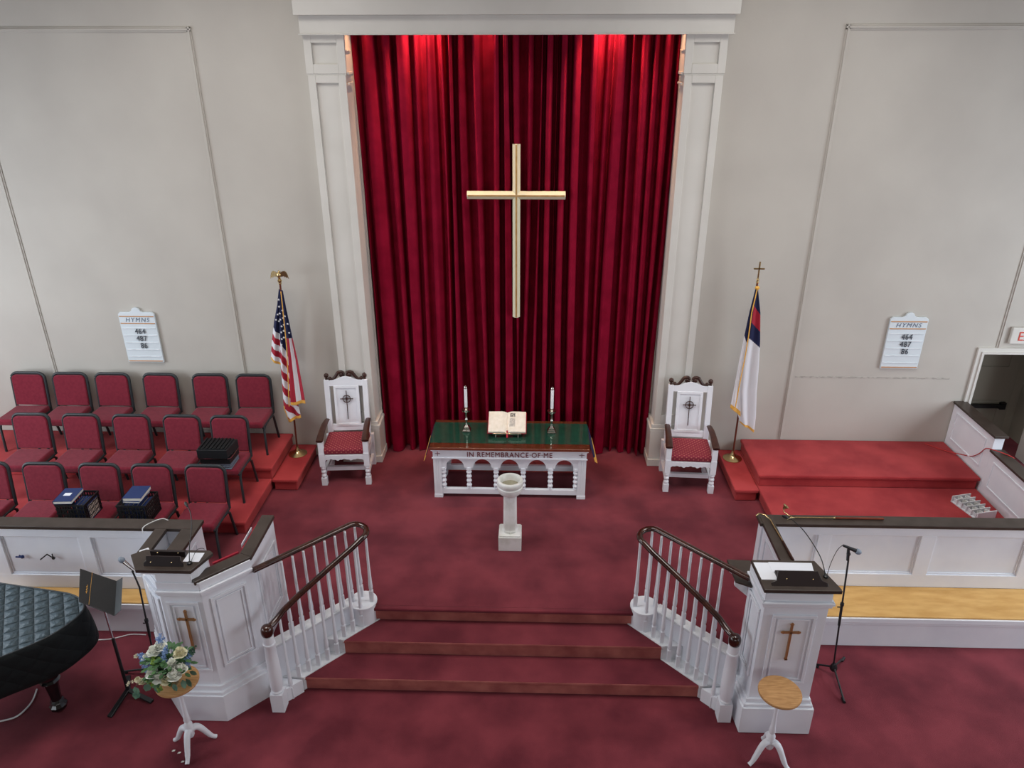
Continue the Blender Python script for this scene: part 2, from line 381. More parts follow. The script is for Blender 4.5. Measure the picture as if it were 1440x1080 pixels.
# pilasters
def pilaster(nm, xi, s):
    """xi inner edge, s=+1 extends to +x"""
    xo = xi + s*.45; lo, hi = sorted((xi, xo)); y = 8.97
    g = MB()
    w = .105
    def recess(x0, x1, z0, z1, wl, wr, wb, wt, d=.03):
        g.box(x0, x1, y+d, WY+.2, z0, z1)
        g.box(x0, x0+wl, y, y+d, z0, z1); g.box(x1-wr, x1, y, y+d, z0, z1)
        g.box(x0+wl, x1-wr, y, y+d, z0, z0+wb); g.box(x0+wl, x1-wr, y, y+d, z1-wt, z1)
    recess(lo, hi, 5.47, 5.87, w-.02, w-.02, .10, .085)
    g.box(lo+.004, hi-.004, y+.006, WY+.2, 5.455, 5.47)
    recess(lo+.012, hi-.012, 1.13, 5.455, w-.02, w-.02, .14, .08)
    # base block
    b0, b1 = lo-.035, hi+.035
    g.box(b0-.012, b1+.012, y-.045, WY+.2, ST, ST+.10)
    g.box(b0-.008, b1+.008, y-.02, WY+.2, 1.04, 1.075); g.box(b0+.014, b1-.014, y-.008, WY+.2, 1.075, 1.13)
    g.box(b0, b1, y-.02, WY+.2, ST+.10, 1.04)
    # inner return with its own mouldings
    i0, i1 = sorted((xi, xi - s*.0)); 
    a, b = sorted((xi - s*.012, xi + s*.2))
    g.box(a+.0, b, WY+.2, 9.58, ST, 6.3)
    for z0, z1 in ((5.46, 5.49), (5.36, 5.38), (5.70, 5.712)):
        a, b = sorted((xi - s*.02, xi)); g.box(a, b, 8.99, 9.2, z0, z1)
    struct(g.build(nm, M['trimwall'], bevel=.004))
pilaster('trim_pilaster_left', -2.10, -1)
pilaster('trim_pilaster_right', 1.625, 1)
g = MB(); g.box(-2.565, 2.115, 8.93, 9.03, 5.87, 6.055); g.box(-2.60, 2.15, 8.87, 9.03, 6.055, 6.25); g.box(-2.66, 2.21, 8.82, WY+.001, 6.25, 6.64)
g.box(-2.58, 2.13, 8.915, 9.03, 5.862, 5.875)
for xa, xb in ((-2.565, -2.11), (1.635, 2.115)): g.box(xa, xb, 9.03, WY+.001, 5.875, 6.25)
struct(g.build('trim_entablature', M['trimwall'], bevel=.005))
# doorway to the hall
d = bpy.data.objects.new('door_1', None); COL.objects.link(d); d.location = (6.27, WY, 0); struct(d)
g = MB()
w = .085; g.box(5.79-w, 5.79, WY-.03, WY+.001, ST, 2.135); g.box(6.75, 6.75+w, WY-.03, WY+.001, ST, 2.135); g.box(5.79-w, 6.75+w, WY-.03, WY+.001, 2.135, 2.135+w)
w = .03; g.box(5.785-w, 5.785, WY-.045, WY-.03, ST, 2.14); g.box(6.755, 6.755+w, WY-.045, WY-.03, ST, 2.14); g.box(5.785-w, 6.755+w, WY-.045, WY-.03, 2.14, 2.14+w)
g.build('door_frame', M['trimwall'], d)
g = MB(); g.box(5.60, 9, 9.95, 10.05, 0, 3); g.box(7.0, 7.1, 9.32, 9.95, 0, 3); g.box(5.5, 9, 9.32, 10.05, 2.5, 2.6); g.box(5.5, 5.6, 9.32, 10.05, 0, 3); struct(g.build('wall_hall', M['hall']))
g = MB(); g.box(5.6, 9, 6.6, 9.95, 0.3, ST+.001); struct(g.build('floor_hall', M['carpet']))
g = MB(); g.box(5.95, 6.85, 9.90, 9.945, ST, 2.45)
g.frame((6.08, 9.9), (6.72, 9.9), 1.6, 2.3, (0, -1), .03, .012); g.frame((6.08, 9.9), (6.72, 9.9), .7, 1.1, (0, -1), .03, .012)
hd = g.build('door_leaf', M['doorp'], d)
g = MB(); g.bar((6.02, 9.85, 1.03), (6.74, 9.85, 1.03), .05, .05); g.box(6.0, 6.06, 9.84, 9.9, .99, 1.07); g.box(6.70, 6.78, 9.84, 9.9, .98, 1.08)
g.build('push_bar', M['blackp'], hd)

# ------------------------------------------------------------------ CURTAIN
def curtain():
    bm = bmesh.new(); x0, x1 = -2.3, 1.82; nx = 900; nz = 26; z0, z1 = ST+.01, 6.6
    rnd = random.Random(5)
    edges = [x0]
    while edges[-1] < x1: edges.append(edges[-1] + rnd.uniform(.08, .20))
    ne = len(edges)
    sh0 = [rnd.uniform(-.085, .085) for _ in edges]; amp = [rnd.uniform(.45, 1.0) for _ in edges]; ph = [rnd.uniform(0, 6) for _ in edges]
    rows = []
    import bisect
    for j in range(nz+1):
        t = j/nz; z = z0 + (z1-z0)*t; row = []
        e = [edges[i] + sh0[i]*(math.sin(t*2.2+ph[i])) for i in range(ne)]
        for i in range(1, ne): e[i] = max(e[i], e[i-1]+.04)
        for k in range(nx+1):
            x = x0 + (x1-x0)*k/nx
            i = min(max(bisect.bisect_right(e, x)-1, 0), ne-2)
            q = (x-e[i])/(e[i+1]-e[i]); q = min(max(q, 0), 1)
            a = amp[i]*(.17 + .03*(1-t))
            sm = lambda u: 0 if u <= 0 else (1 if u >= 1 else u*u*(3-2*u))
            w_ = .52+.16*math.sin(ph[i]*2)
            y = 9.425 - a*(sm(q/.16)*(1-sm((q-w_)/.16)))*(1-.10*math.sin(ph[i]+3)*(q/w_)) - .03*math.sin(PI*min(1, q/w_)) + .012*math.sin(x*3+t*2)
            y += .012*math.sin(q*9+ph[i]+t*1.5)*math.sin(PI*q)
            row.append(bm.verts.new((x, y, z)))
        rows.append(row)
    for a, b in zip(rows, rows[1:]):
        for k in range(nx): bm.faces.new((a[k], a[k+1], b[k+1], b[k])).smooth = True
    me = bpy.data.meshes.new('curtain'); bm.to_mesh(me); bm.free(); me.materials.append(M['velvet'])
    o = bpy.data.objects.new('curtain', me); COL.objects.link(o)
    tag(o, 'tall pleated deep red velvet curtain hanging in the chancel recess', 'curtain')
curtain()

# big cross
t = thing('wall_cross', (-.22, 9.16, 3.6), 'large pale wooden cross with gold ridge hung before the red curtain', 'cross')
def vbar(g, a, b, w, d, up):
    """bar with ridged front: cross-section pentagon, front toward -y"""
    a = Vector(a); b = Vector(b); dd = (b-a).normalized(); s_ = Vector(up).cross(dd).normalized() if False else Vector((0, -1, 0)).cross(dd).normalized()
    sec = [(-w/2, 0), (w/2, 0), (w/2, d*.45), (w*.12, d), (-w*.12, d), (-w/2, d*.45)]
    A = [g.bm.verts.new(a + s_*p[0] + Vector((0, -p[1], 0))) for p in sec]; B = [g.bm.verts.new(b + s_*p[0] + Vector((0, -p[1], 0))) for p in sec]
    g._f(A); g._f(list(reversed(B)))
    for i in range(6): g._f([A[i], A[(i+1) % 6], B[(i+1) % 6], B[i]])
g = MB(); vbar(g, (-.215, 9.19, 2.565), (-.215, 9.19, 4.70), .092, .06, 0); g.build('upright', M['cross'] if 'cross' in M else M['petal2'], t)
g = MB(); vbar(g, (-.81, 9.188, 4.11), (.375, 9.188, 4.11), .092, .062, 0); g.build('crossbar', M['petal2'], t)
g = MB(); g.box(-.226, -.204, 9.127, 9.131, 2.57, 4.695); g.box(-.80, .365, 9.124, 9.128, 4.10, 4.12); g.build('gold_ridge', M['gold'], t)
for z_ in (4.3, 3.2): MB().bar((-.215, 9.19, z_), (-.215, 9.40, z_), .02, .02).build('mount', M['black'], t)

# ------------------------------------------------------------------ CHOIR CHAIRS
def make_chair():
    t = thing('choir_chair', (0, 0, 0), 'x', 'chair', 'choir chairs on the left platforms')
    W = .232
    def rbox(x0, x1, y0, y1, z0, z1, r=.02): return MB().box(x0, x1, y0, y1, z0, z1)
    # seat with rounded front
    g = MB(); g.box(-W+.005, W-.005, -.255, .20, .395, .485)
    o = g.build('seat', M['chairred'], t, smooth=60, bevel=.03, seg=4)
    # back pad (rounded rectangle), leaning back
    def rrect(w, z0, z1, r, n=6):
        p = [(-w, z0), (w, z0)]
        for i in range(n+1): a = PI/2*i/n; p.append((w-r+r*math.cos(a), z1-r+r*math.sin(a)))
        for i in range(n+1): a = PI/2+PI/2*i/n; p.append((-w+r+r*math.cos(a), z1-r+r*math.sin(a)))
        return p
    lean = Matrix.Translation((0, .205, .48)) @ Matrix.Rotation(R(-7), 4, 'X') @ Matrix.Translation((0, 0, -.48))
    g = MB(); g.extr(rrect(W-.02, .49, .915, .065), (0, .025, 0), (1, 0, 0), (0, 0, 1), (0, -1, 0), .06); g.xf(lean)
    g.build('backrest', M['chairred'], t, smooth=50, bevel=.014, seg=3)
    # back shell / tube outline
    g = MB(); path = [(-W+.006, 0, .42), (-W+.006, 0, .60), (-W+.006, 0, .80)]
    r = .085
    for i in range(1, 9): a = PI - PI/2*i/8; path.append((-W+.006+r+r*math.cos(a), 0, .855+r*math.sin(a)*.95))
    path += [(-p[0], p[1], p[2]) for p in reversed(path)]
    g.tube(path, .019, 8, 1.0); g.extr(rrect(W-.01, .51, .925, .08), (0, .024, 0), (1, 0, 0), (0, 0, 1), (0, -1, 0), -.012)
    g.xf(lean); g.build('back_frame', M['frame'], t, smooth=50)
    g = MB(); 
    for s in (-1, 1): g.tube([(s*(W-.006), -.235, .40), (s*(W-.006), .215, .41)], .014, 8)
    g.tube([(-W+.01, -.20, .395), (W-.01, -.20, .395)], .011, 8); g.tube([(-W+.01, .18, .40), (W-.01, .18, .40)], .011, 8)
    g.build('seat_frame', M['frame'], t, smooth=50)
    for s in (-1, 1):
        g = MB(); g.tube([(s*(W-.006), -.10, .405), (s*(W-.006), -.17, .395), (s*(W-.006), -.205, .35), (s*(W-.004), -.225, .02), (s*(W-.004), -.225, .0)], .016, 8)
        g.build('leg', M['frame'], t, smooth=50)
        g = MB(); g.tube([(s*(W-.006), .05, .405), (s*(W-.006), .14, .395), (s*(W-.006), .18, .36), (s*(W-.004), .262, .01), (s*(W-.004), .264, .0)], .016, 8)
        g.build('leg', M['frame'], t, smooth=50)
    # rear row link clip
    return t
chair = make_chair()
ordn = ['leftmost', 'second from left', 'third from left', 'fourth from left', 'fifth from left', 'rightmost']
rows = [('back', TOP, 8.73, [(-6.742, 0), (-6.17, 1), (-5.60, 0), (-4.957, -1), (-4.28, 1), (-3.70, 0)]),
        ('middle', LOW, 7.86, [(-6.206, 1), (-5.58, 0), (-4.95, 0), (-4.32, -1), (-3.725, 0)]),
        ('front', ST, 6.97, [(-6.19, 0), (-5.557, 1), (-4.913, 0), (-4.307, 0), (-3.695, -1)])]
extra = {('middle', 4): 'red padded choir chair holding a tall black basket stack, right end of the middle row',
         ('front', 2): 'red padded choir chair behind the front rail holding the crate with a white-labelled blue book',
         ('front', 3): 'red padded choir chair behind the front rail holding the crate topped by two flat books',
         ('front', 4): 'empty red padded choir chair at right end of the front row beside the red step',
         ('front', 0): 'red padded choir chair at far left of front row, mostly cut off by frame edge',
         ('front', 1): 'empty red padded choir chair in the front row left of the crates',
         ('back', 5): 'red padded choir chair at right end of the back row nearest the American flag'}
first = True
for rn, z, y, xs in rows:
    for i, (x, a) in enumerate(xs):
        nm = ordn[i]
        lab = extra.get((rn, i), 'empty red padded choir chair, %s in the %s row' % (nm, rn if rn != 'back' else 'back wall'))
        if first:
            chair.location = (x, y, z); chair.rotation_euler = (0, 0, R(a)); chair['label'] = lab; first = False
        else: dup(chair, (x, y, z), R(a), lab)

# ------------------------------------------------------------------ THINGS ON THE CHAIRS
def crate(nm, x, y, z, label, books):
    t = thing(nm, (x, y, z), label, 'crate', 'black hymnal crates on chairs', R(0))
    w, d, h = .165, .15, .25
    g = MB()
    for zz in (0.0, .055, .11, .165, .21):
        hh = .01 if zz < .2 else .022
        g.box(x-w, x+w, y-d, y-d+.01, z+zz, z+zz+hh); g.box(x-w, x+w, y+d-.01, y+d, z+zz, z+zz+hh)
        g.box(x-w, x-w+.01, y-d+.01, y+d-.01, z+zz, z+zz+hh); g.box(x+w-.01, x+w, y-d+.01, y+d-.01, z+zz, z+zz+hh)
    for k in range(11):
        xx = x-w+.01+(2*w-.03)*k/10
        g.box(xx, xx+.012, y-d+.001, y-d+.009, z, z+.22); g.box(xx, xx+.012, y+d-.009, y+d-.001, z, z+.22)
        yy = y-d+.01+(2*d-.03)*k/10
        g.box(x-w+.001, x-w+.009, yy, yy+.012, z, z+.22); g.box(x+w-.009, x+w-.001, yy, yy+.012, z, z+.22)
    g.box(x-w+.01, x+w-.01, y-d+.01, y+d-.01, z, z+.008)
    g.build('lattice', M['blackp'], t)
    return t
def book(nm, c, size, rz, tilt, label, cover, grp=None, labelpatch=False):
    t = thing(nm, c, label, 'book', grp)
    m = Matrix.Translation(c) @ Matrix.Rotation(rz, 4, 'Z') @ Matrix.Rotation(tilt, 4, 'X')
    w, d, h = size
    g = MB(); g.box(-w/2, w/2, -d/2, d/2, h-.003, h); g.box(-w/2, w/2, -d/2, d/2, 0, .003); g.box(-w/2, -w/2+.003, -d/2, d/2, 0, h)
    g.xf(m); g.build('cover', cover, t)
    g = MB(); g.box(-w/2+.003, w/2-.004, -d/2+.004, d/2-.004, .003, h-.003); g.xf(m); g.build('pages', M['page'], t)
    if labelpatch:
        g = MB(); g.box(-.045, .03, -.02, .035, h, h+.001); g.xf(m); g.build('sticker', M['paper'], t)
    return t
SZ = ST+.4865
crate('milk_crate', -5.01, 6.87, SZ, 'black plastic crate of blue hymnals, one lying on top with a white label', 1)
crate('milk_crate', -4.335, 6.87, SZ, 'black plastic crate of hymnals with two flat books on top, right of the other crate', 2)
book('hymnal', (-5.075, 6.84, SZ+.252), (.20, .27, .035), R(3), R(0), 'blue hymnal with white sticker lying on the left crate', M['bluebook'], labelpatch=True)
for i in range(4):
    book('hymnal', (-4.995+.045*i, 6.87, SZ+.012), (.20, .035, .18), R(90), 0, 'blue hymnal standing inside the left black crate', M['bluebook'], 'hymnals standing in the left crate')
book('hymnal', (-4.33, 6.86, SZ+.2515), (.19, .23, .02), R(-2), 0, 'lower of the two flat books on the right crate', M['bluebook'])
book('hymnal', (-4.325, 6.875, SZ+.2725), (.205, .25, .04), R(2), 0, 'thick blue book topmost on the right crate', M['bluebook'])
for i in range(5):
    book('hymnal', (-4.43+.05*i, 6.87, SZ+.012), (.20, .038, .18), R(90), 0, 'blue hymnal standing inside the right black crate', M['bluebook'], 'hymnals standing in the right crate')
# stack of black baskets on middle-row chair
zb = LOW+.4865
t = thing('wire_basket', (-3.74, 7.74, zb), 'blue-grey perforated basket at bottom of the stack on the middle row chair', 'basket')
g = MB(); x, y = -3.74, 7.74
for z0 in (0, .035, .06): g.box(x-.17, x+.17, y-.13, y-.12, zb+z0, zb+z0+.012); g.box(x-.17, x+.17, y+.12, y+.13, zb+z0, zb+z0+.012); g.box(x-.17, x-.16, y-.12, y+.12, zb+z0, zb+z0+.012); g.box(x+.16, x+.17, y-.12, y+.12, zb+z0, zb+z0+.012)
for k in range(20):
    xx = x-.168+.0168*k*1.03; g.box(xx, xx+.006, y-.129, y-.121, zb, zb+.07); g.box(xx, xx+.006, y+.121, y+.129, zb, zb+.07)
for k in range(14):
    yy = y-.125+.0178*k; g.box(x-.169, x-.161, yy, yy+.006, zb, zb+.07); g.box(x+.161, x+.169, yy, yy+.006, zb, zb+.07)
g.box(x-.16, x+.16, y-.12, y+.12, zb, zb+.006)
g.build('lattice', M['grey'], t)
t = thing('storage_box', (x, y, zb+.073), 'black lidded box with pale rim and piled black folders on the middle row chair', 'box')
g = MB(); g.prism([(x-.185, y-.14), (x+.175, y-.14), (x+.185, y+.13), (x-.175, y+.13)], zb+.073, zb+.15); g.build('body', M['blackp'], t, bevel=.008)
g = MB(); g.wallpoly([(x-.185, y+.14), (x-.185, y-.15), (x+.155, y-.15), (x+.185, y-.12), (x+.185, y+.14)], .004, -.004, zb+.15, zb+.158); g.build('rim', M['chrome'], t)
g = MB(); g.prism([(x-.20, y-.15), (x+.16, y-.15), (x+.19, y+.13), (x-.17, y+.13)], zb+.158, zb+.27)
for k in range(22): g.box(x-.182+.0155*k, x-.173+.0155*k, y-.143, y+.12, zb+.265, zb+.29+.006*math.sin(k*2.1))
g.build('folders', M['black'], t, bevel=.006)

# ------------------------------------------------------------------ HYMN BOARDS
def hymn_board(xc, zc, label):
    t = thing('hymn_board', (xc, WY-.02, zc), label, 'hymn board', 'hymn boards')
    w, h = .238, .345
    p = [(-w, -h), (w, -h), (w, h-.015), (w-.03, h+.012), (.09, h+.012)]
    for i in range(9): a = i/8*PI; p.append((.055*math.cos(a)+0, h+.03+.045*math.sin(a)))
    p += [(-.09, h+.012), (-w+.03, h+.012), (-w, h-.015)]
    g = MB(); g.extr(p, (xc, WY-.003, zc), (1, 0, 0), (0, 0, 1), (0, -1, 0), .03); g.build('board', M['board'], t, bevel=.004)
    g = MB()
    for k in range(5): g.box(xc-w+.02, xc+w-.02, WY-.041, WY-.033, zc+.135-.10*k, zc+.141-.10*k)
    g.build('rail', M['white2'], t)
    g = MB()
    for z in (.300, .205, -.325): g.box(xc-w+.012, xc+w-.012, WY-.038, WY-.033, zc+z-.007, zc+z+.007)
    g.build('gilt_stripe', M['orange'], t)
    text_mesh('title', 'HYMNS', .082, M['teal'], t, (xc, WY-.035, zc+.226), FACE, spacing=1.25, shear=.25)
    for i, s in enumerate(('464', '487', '86')):
        text_mesh('numerals', s, .105, M['num'], t, (xc+.012+(.012 if i == 2 else 0), WY-.043, zc+.062-.10*i), FACE, ext=.002, spacing=1.12, sx=.82)
hymn_board(-5.148, 2.255, 'white hymn board on the wall above the choir chairs, left')
hymn_board(4.748, 2.27, 'white hymn board on the wall above the empty right platform')

# ------------------------------------------------------------------ EXIT SIGN
t = thing('exit_sign', (6.27, WY-.03, 2.39), 'white exit sign with red letters above the doorway at right', 'exit sign')
g = MB(); g.box(6.05, 6.47, WY-.05, WY-.001, 2.285, 2.505); g.build('housing', M['trimwall'], t, bevel=.012)
text_mesh('letters', 'EXIT', .17, M['exitred'], t, (6.29, WY-.053, 2.335), FACE, sx=.9)

# ------------------------------------------------------------------ THRONE CHAIRS
def make_throne():
    t = thing('clergy_chair', (0, 0, 0), 'x', 'chair', 'carved clergy chairs')
    W = .285
    def turned(x, y, z0, z1, n=3):
        g = MB(); g.box(x-.035, x+.035, y-.035, y+.035, z0, z0+.11); g.box(x-.035, x+.035, y-.035, y+.035, z1-.19, z1)
        za, zb_ = z0+.11, z1-.19; prof = []
        for i in range(25):
            q = i/24; prof.append((.024+.010*abs(math.sin(PI*q*n)), za+(zb_-za)*q))
        g.lathe(prof, (x, y, 0), 16); return g
    for s in (-1, 1): turned(s*W, -.26, 0, .47).build('leg', M['white'], t, world=False, smooth=40)
    for s in (-1, 1):
        g = MB(); g.box(s*W-.032, s*W+.032, .22, .28, 0, .47); g.build('leg', M['white'], t, world=False)
    # stretchers + apron
    g = MB(); g.box(-W+.03, W-.03, -.20, -.16, .17, .225)
    for s in (-1, 1): g.box(s*W-.018, s*W+.018, -.23, .24, .13, .175)
    g.build('stretcher', M['white'], t, world=False)
    p = [(-W+.03, .44), (-W+.03, .36)]
    for i in range(33):
        q = i/32; xx = -W+.03+(2*W-.06)*q; p.append((xx, .355+.022*abs(math.sin(q*PI*3))+.012*abs(math.sin(q*PI*9))))
    p += [(W-.03, .36), (W-.03, .44)]
    g = MB(); g.extr(p, (0, -.285, 0), (1, 0, 0), (0, 0, 1), (0, 1, 0), .03); g.box(-W-.005, -W+.03, -.25, .25, .35, .44); g.box(W-.03, W+.005, -.25, .25, .35, .44)
    g.build('apron', M['white'], t, world=False)
    g = MB(); g.box(-W+.01, W-.01, -.275, .22, .44, .53); g.build('seat', M['throne'], t, world=False, smooth=60, bevel=.03, seg=4)
    # arms
    for s in (-1, 1):
        g = MB(); g.box(s*W-.033, s*W+.033, -.29, -.225, .44, .63); g.box(s*W-.027, s*W+.027, -.28, -.235, .60, .66)
        g.build('arm_post', M['white'], t, world=False)
        g = MB(); pts = []
        for i in range(11): q = i/10; pts.append((s*(W+.005-.02*q), -.30+.50*q, .655+.06*math.sin(q*PI*.75)+.02*q))
        g.tube(pts, [.046, .046, .045, .043, .041, .04, .04, .04, .038, .036, .034], 10, .45)
        g.build('armrest', M['dark'], t, world=False, smooth=60)
        g = MB(); g.tube([(p_[0], p_[1]+.01, p_[2]-.03) for p_ in pts], .02, 8); g.build('arm_rail', M['white'], t, world=False, smooth=60)
    lean = Matrix.Translation((0, .24, .45)) @ Matrix.Rotation(R(-6), 4, 'X') @ Matrix.Translation((0, -.24, -.45))
    g = MB()
    for s in (-1, 1): g.box(s*(W-.035)-.034, s*(W-.035)+.034, .21, .27, .45, 1.25)
    # scalloped top rail & lower rail
    p = [(-W+.06, 1.16)]
    p += [(-W+.06, 1.24)]
    for i in range(21): q = i/20; p.append((-.19+.38*q, 1.245+.05*math.sin(q*PI)**2))
    p += [(W-.06, 1.24), (W-.06, 1.16)]
    g.extr(p, (0, .215, 0), (1, 0, 0), (0, 0, 1), (0, 1, 0), .045)
    g.box(-W+.06, W-.06, .22, .26, .53, .62)
    g.xf(lean); bf = g.build('backrest', M['white'], t, world=False, bevel=.004)
    g = MB(); g.box(-.165, .165, .222, .25, .60, 1.18); g.frame((-.165, .222), (.165, .222), .60, 1.165, (0, -1), .035, .012)
    g.xf(lean); g.build('back_panel', M['white'], t, world=False, bevel=.003)
    g = MB(); g.bar((0, .205, .70), (0, .205, 1.10), .010, .008, (0, 1, 0)); g.bar((-.085, .205, .985), (.085, .205, .985), .010, .008, (0, 1, 0))
    g.tube([(.05*math.cos(2*PI*i/24), .205, .985+.05*math.sin(2*PI*i/24)) for i in range(24)], .006, 6, closed=True)
    g.bar((-.012, .205, .985), (.012, .205, .985), .03, .01, (0, 1, 0))
    g.xf(lean); g.build('ringed_cross', M['dark'], t, world=False)
    # dark scroll crest
    for s in (-1, 1):
        g = MB(); pts = []; rr = []
        for i in range(30):
            q = i/29
            if q < .55:
                k = q/.55; pts.append((s*(.22-.135*k), .235, 1.262+.022*math.sin(k*PI*1.3+PI)+.075*k*k)); rr.append(.017+.006*k)
            else:
                k = (q-.55)/.45; a = PI*.72-k*2*PI*.9; r_ = .042*(1-.7*k); pts.append((s*(.052+r_*math.cos(PI-a)*-1*-1), .235, 1.315+r_*math.sin(a))); rr.append(.022-.008*k)
        g.tube(pts, rr, 8); g.ball((s*.052, .232, 1.315), .026, 10, 1, .8, 1)
        g.ball((s*.205, .235, 1.262), .026, 10)
        g.xf(lean); g.build('scroll', M['dark'], t, world=False, smooth=60)
        g = MB(); g.lathe([(.02, 1.25), (.02, 1.262), (.012, 1.27), (.027, 1.285), (.032, 1.305), (.025, 1.325), (0, 1.338)], (s*(W-.035), .24, 0), 14)
        g.xf(lean); g.build('finial', M['dark'], t, world=False, smooth=60)
    return t
throne = make_throne()
throne.location = (-2.435, 8.63, ST); throne.rotation_euler = (0, 0, R(4)); throne['label'] = 'white carved armchair with patterned red seat beside the left pilaster'
dup(throne, (2.03, 8.56, ST), R(-3), 'white carved armchair with patterned red seat beside the right pilaster')

# ------------------------------------------------------------------ COMMUNION TABLE
TX = -.272
t = thing('communion_table', (TX, 8.4, ST), 'white arcaded communion table with mahogany rim and carved inscription', 'table')
x0, x1, y0, y1 = -1.225, .68, 8.08, 8.72
g = MB(); g.box(x0-.035, x1+.035, y0-.055, y1+.055, 1.225, 1.262); g.build('tabletop', M['tabwood'], t, bevel=.006)
g = MB(); g.box(x0-.02, x1+.02, y0-.035, y1+.035, 1.205, 1.225)
n = 60
for k in range(n): xx = x0+.0+(x1-x0)*k/(n-1); g.box(xx-.008, xx+.008, y0-.022, y0-.006, 1.19, 1.205)
g.build('dentil_moulding', M['white'], t)
g = MB()
g.box(x0, x1, y0-.005, y0+.03, 1.095, 1.205); g.box(x0, x1, y1-.03, y1, 1.095, 1.205); g.box(x0, x0+.03, y0+.03, y1-.03, 1.095, 1.205); g.box(x1-.03, x1, y0+.03, y1-.03, 1.095, 1.205)
g.box(x0-.012, x1+.012, y0-.018, y0+.0, 1.085, 1.10)
g.build('frieze', M['white'], t, bevel=.003)
for (xa, ya) in ((x0, y0), (x1-.10, y0), (x0, y1-.10), (x1-.10, y1-.10)):
    g = MB(); g.box(xa, xa+.10, ya, ya+.10, ST, 1.095)
    for k in range(3): g.box(xa+.018+.026*k, xa+.03+.026*k, ya-.004, ya, ST+.09, 1.07)
    g.box(xa-.004, xa+.104, ya-.004, ya+.104, ST, ST+.045)
    g.build('leg', M['white'], t, bevel=.003)
def arcade(ya):
    g = MB(); xa, xb = x0+.10, x1-.10; sp = (xb-xa)/5
    zt, zs = 1.095, .945
    for k in range(5):
        c = xa+sp*(k+.5); r = sp/2-.055
        for i in range(16):
            a0, a1 = PI*i/16, PI*(i+1)/16
            xA, zA = c-r*math.cos(a0), zs+.125*math.sin(a0); xB, zB = c-r*math.cos(a1), zs+.125*math.sin(a1)
            g.extr([(xA, zA), (xB, zB), (xB, zt), (xA, zt)], (0, ya, 0), (1, 0, 0), (0, 0, 1), (0, 1, 0), .045)
        g.box(c-sp/2, c-r, ya, ya+.045, zs, zt); g.box(c+r, c+sp/2, ya, ya+.045, zs, zt)
    g.build('arcade', M['white'], t)
    g = MB(); g.box(xa, xb, ya, ya+.05, .56, .635); g.build('lower_rail', M['white'], t, bevel=.004)
    for k in range(6):
        c = xa+sp*k + (.022 if k == 0 else (-.022 if k == 5 else 0)); prof = [(.03, .635), (.03, .655)]
        for i in range(33): q = i/32; prof.append((.017+.017*abs(math.sin(PI*q*4)), .655+(.905-.655)*q))
        prof += [(.036, .91), (.036, .945)]
        g = MB(); g.lathe(prof, (c, ya+.024, 0), 14); g.build('baluster', M['white'], t, smooth=40)
arcade(8.09); arcade(8.67)
g = MB(); g.box(x0+.02, x0+.07, y0+.1, y1-.1, .56, .635); g.box(x1-.07, x1-.02, y0+.1, y1-.1, .56, .635)
g.build('end_rail', M['white'], t)
text_mesh('inscription', 'IN REMEMBRANCE\u00b7OF\u00b7ME', .098, M['letter'], t, (TX+.0, y0-.008, 1.113), FACE, ext=.002, spacing=1.12, sx=.865)
g = MB()
for xx in (x0+.06, x1-.06): g.box(xx-.003, xx+.003, y0-.009, y0-.005, 1.12, 1.185); g.box(xx-.032, xx+.032, y0-.009, y0-.005, 1.15, 1.156)
g.build('inset_cross', M['letter'], t)
# cloth + glass
t = thing('altar_cloth', (TX, 8.4, 1.262), 'dark green altar cloth with navy gold-tipped ends on the communion table', 'cloth')
g = MB(); g.box(x0-.038, x1+.038, 8.15, 8.70, 1.2625, 1.265); g.build('runner', M['green'], t)
for s, xe in ((-1, x0-.039), (1, x1+.039)):
    g = MB(); g.extr([(-.26, 0), (.26, 0), (.26, -.17), (.0, -.30), (-.26, -.17)], (xe, 8.38, 1.265), (0, 1, 0), (-s*.30, 0, 1), (s, 0, 0), .006)
    g.build('end_panel', M['navy'], t)
    g = MB(); g.extr([(-.26, -.17), (0, -.30), (.26, -.17), (.26, -.23), (.0, -.40), (-.26, -.23)], (xe, 8.38, 1.265), (0, 1, 0), (-s*.30, 0, 1), (s, 0, 0), .01)
    g.build('fringe', M['fringe'], t)
g = MB(); g.box(x0-.045, x1+.045, y0-.058, y1+.05, 1.266, 1.273)
tag(g.build('glass_sheet', M['glass']), 'clear glass sheet covering the communion table top', 'glass')
GT = 1.2735
# candlesticks
def make_stick():
    t = thing('candlestick', (0, 0, 0), 'x', 'candlestick', 'silver candlesticks on the communion table')
    g = MB(); g.lathe([(.075, 0), (.075, .008), (.07, .014), (.062, .02), (.062, .03), (.05, .04), (.05, .052), (.032, .066), (.018, .075)], (0, 0, 0), 4)
    for v in g.bm.verts: v.co = Matrix.Rotation(R(45), 3, 'Z') @ v.co
    g.build('base', M['silver'], t, world=False)
    g = MB(); g.lathe([(.018, .07), (.012, .09), (.010, .12), (.014, .15), (.02, .155), (.014, .162), (.012, .20), (.014, .25), (.018, .262), (.014, .27), (.020, .30), (.020, .33)], (0, 0, 0), 16)
    g.build('stem', M['silver'], t, world=False, smooth=40)
    g = MB(); g.lathe([(.015, .272), (.052, .282), (.060, .298), (.055, .298), (.018, .285)], (0, 0, 0), 20); g.build('drip_pan', M['silver'], t, world=False, smooth=40)
    return t
s0 = make_stick(); s0.location = (-.832, 8.47, GT); s0['label'] = 'silver candlestick on the communion table left of the open Bible'
dup(s0, (.25, 8.46, GT), 0, 'silver candlestick on the communion table right of the open Bible')
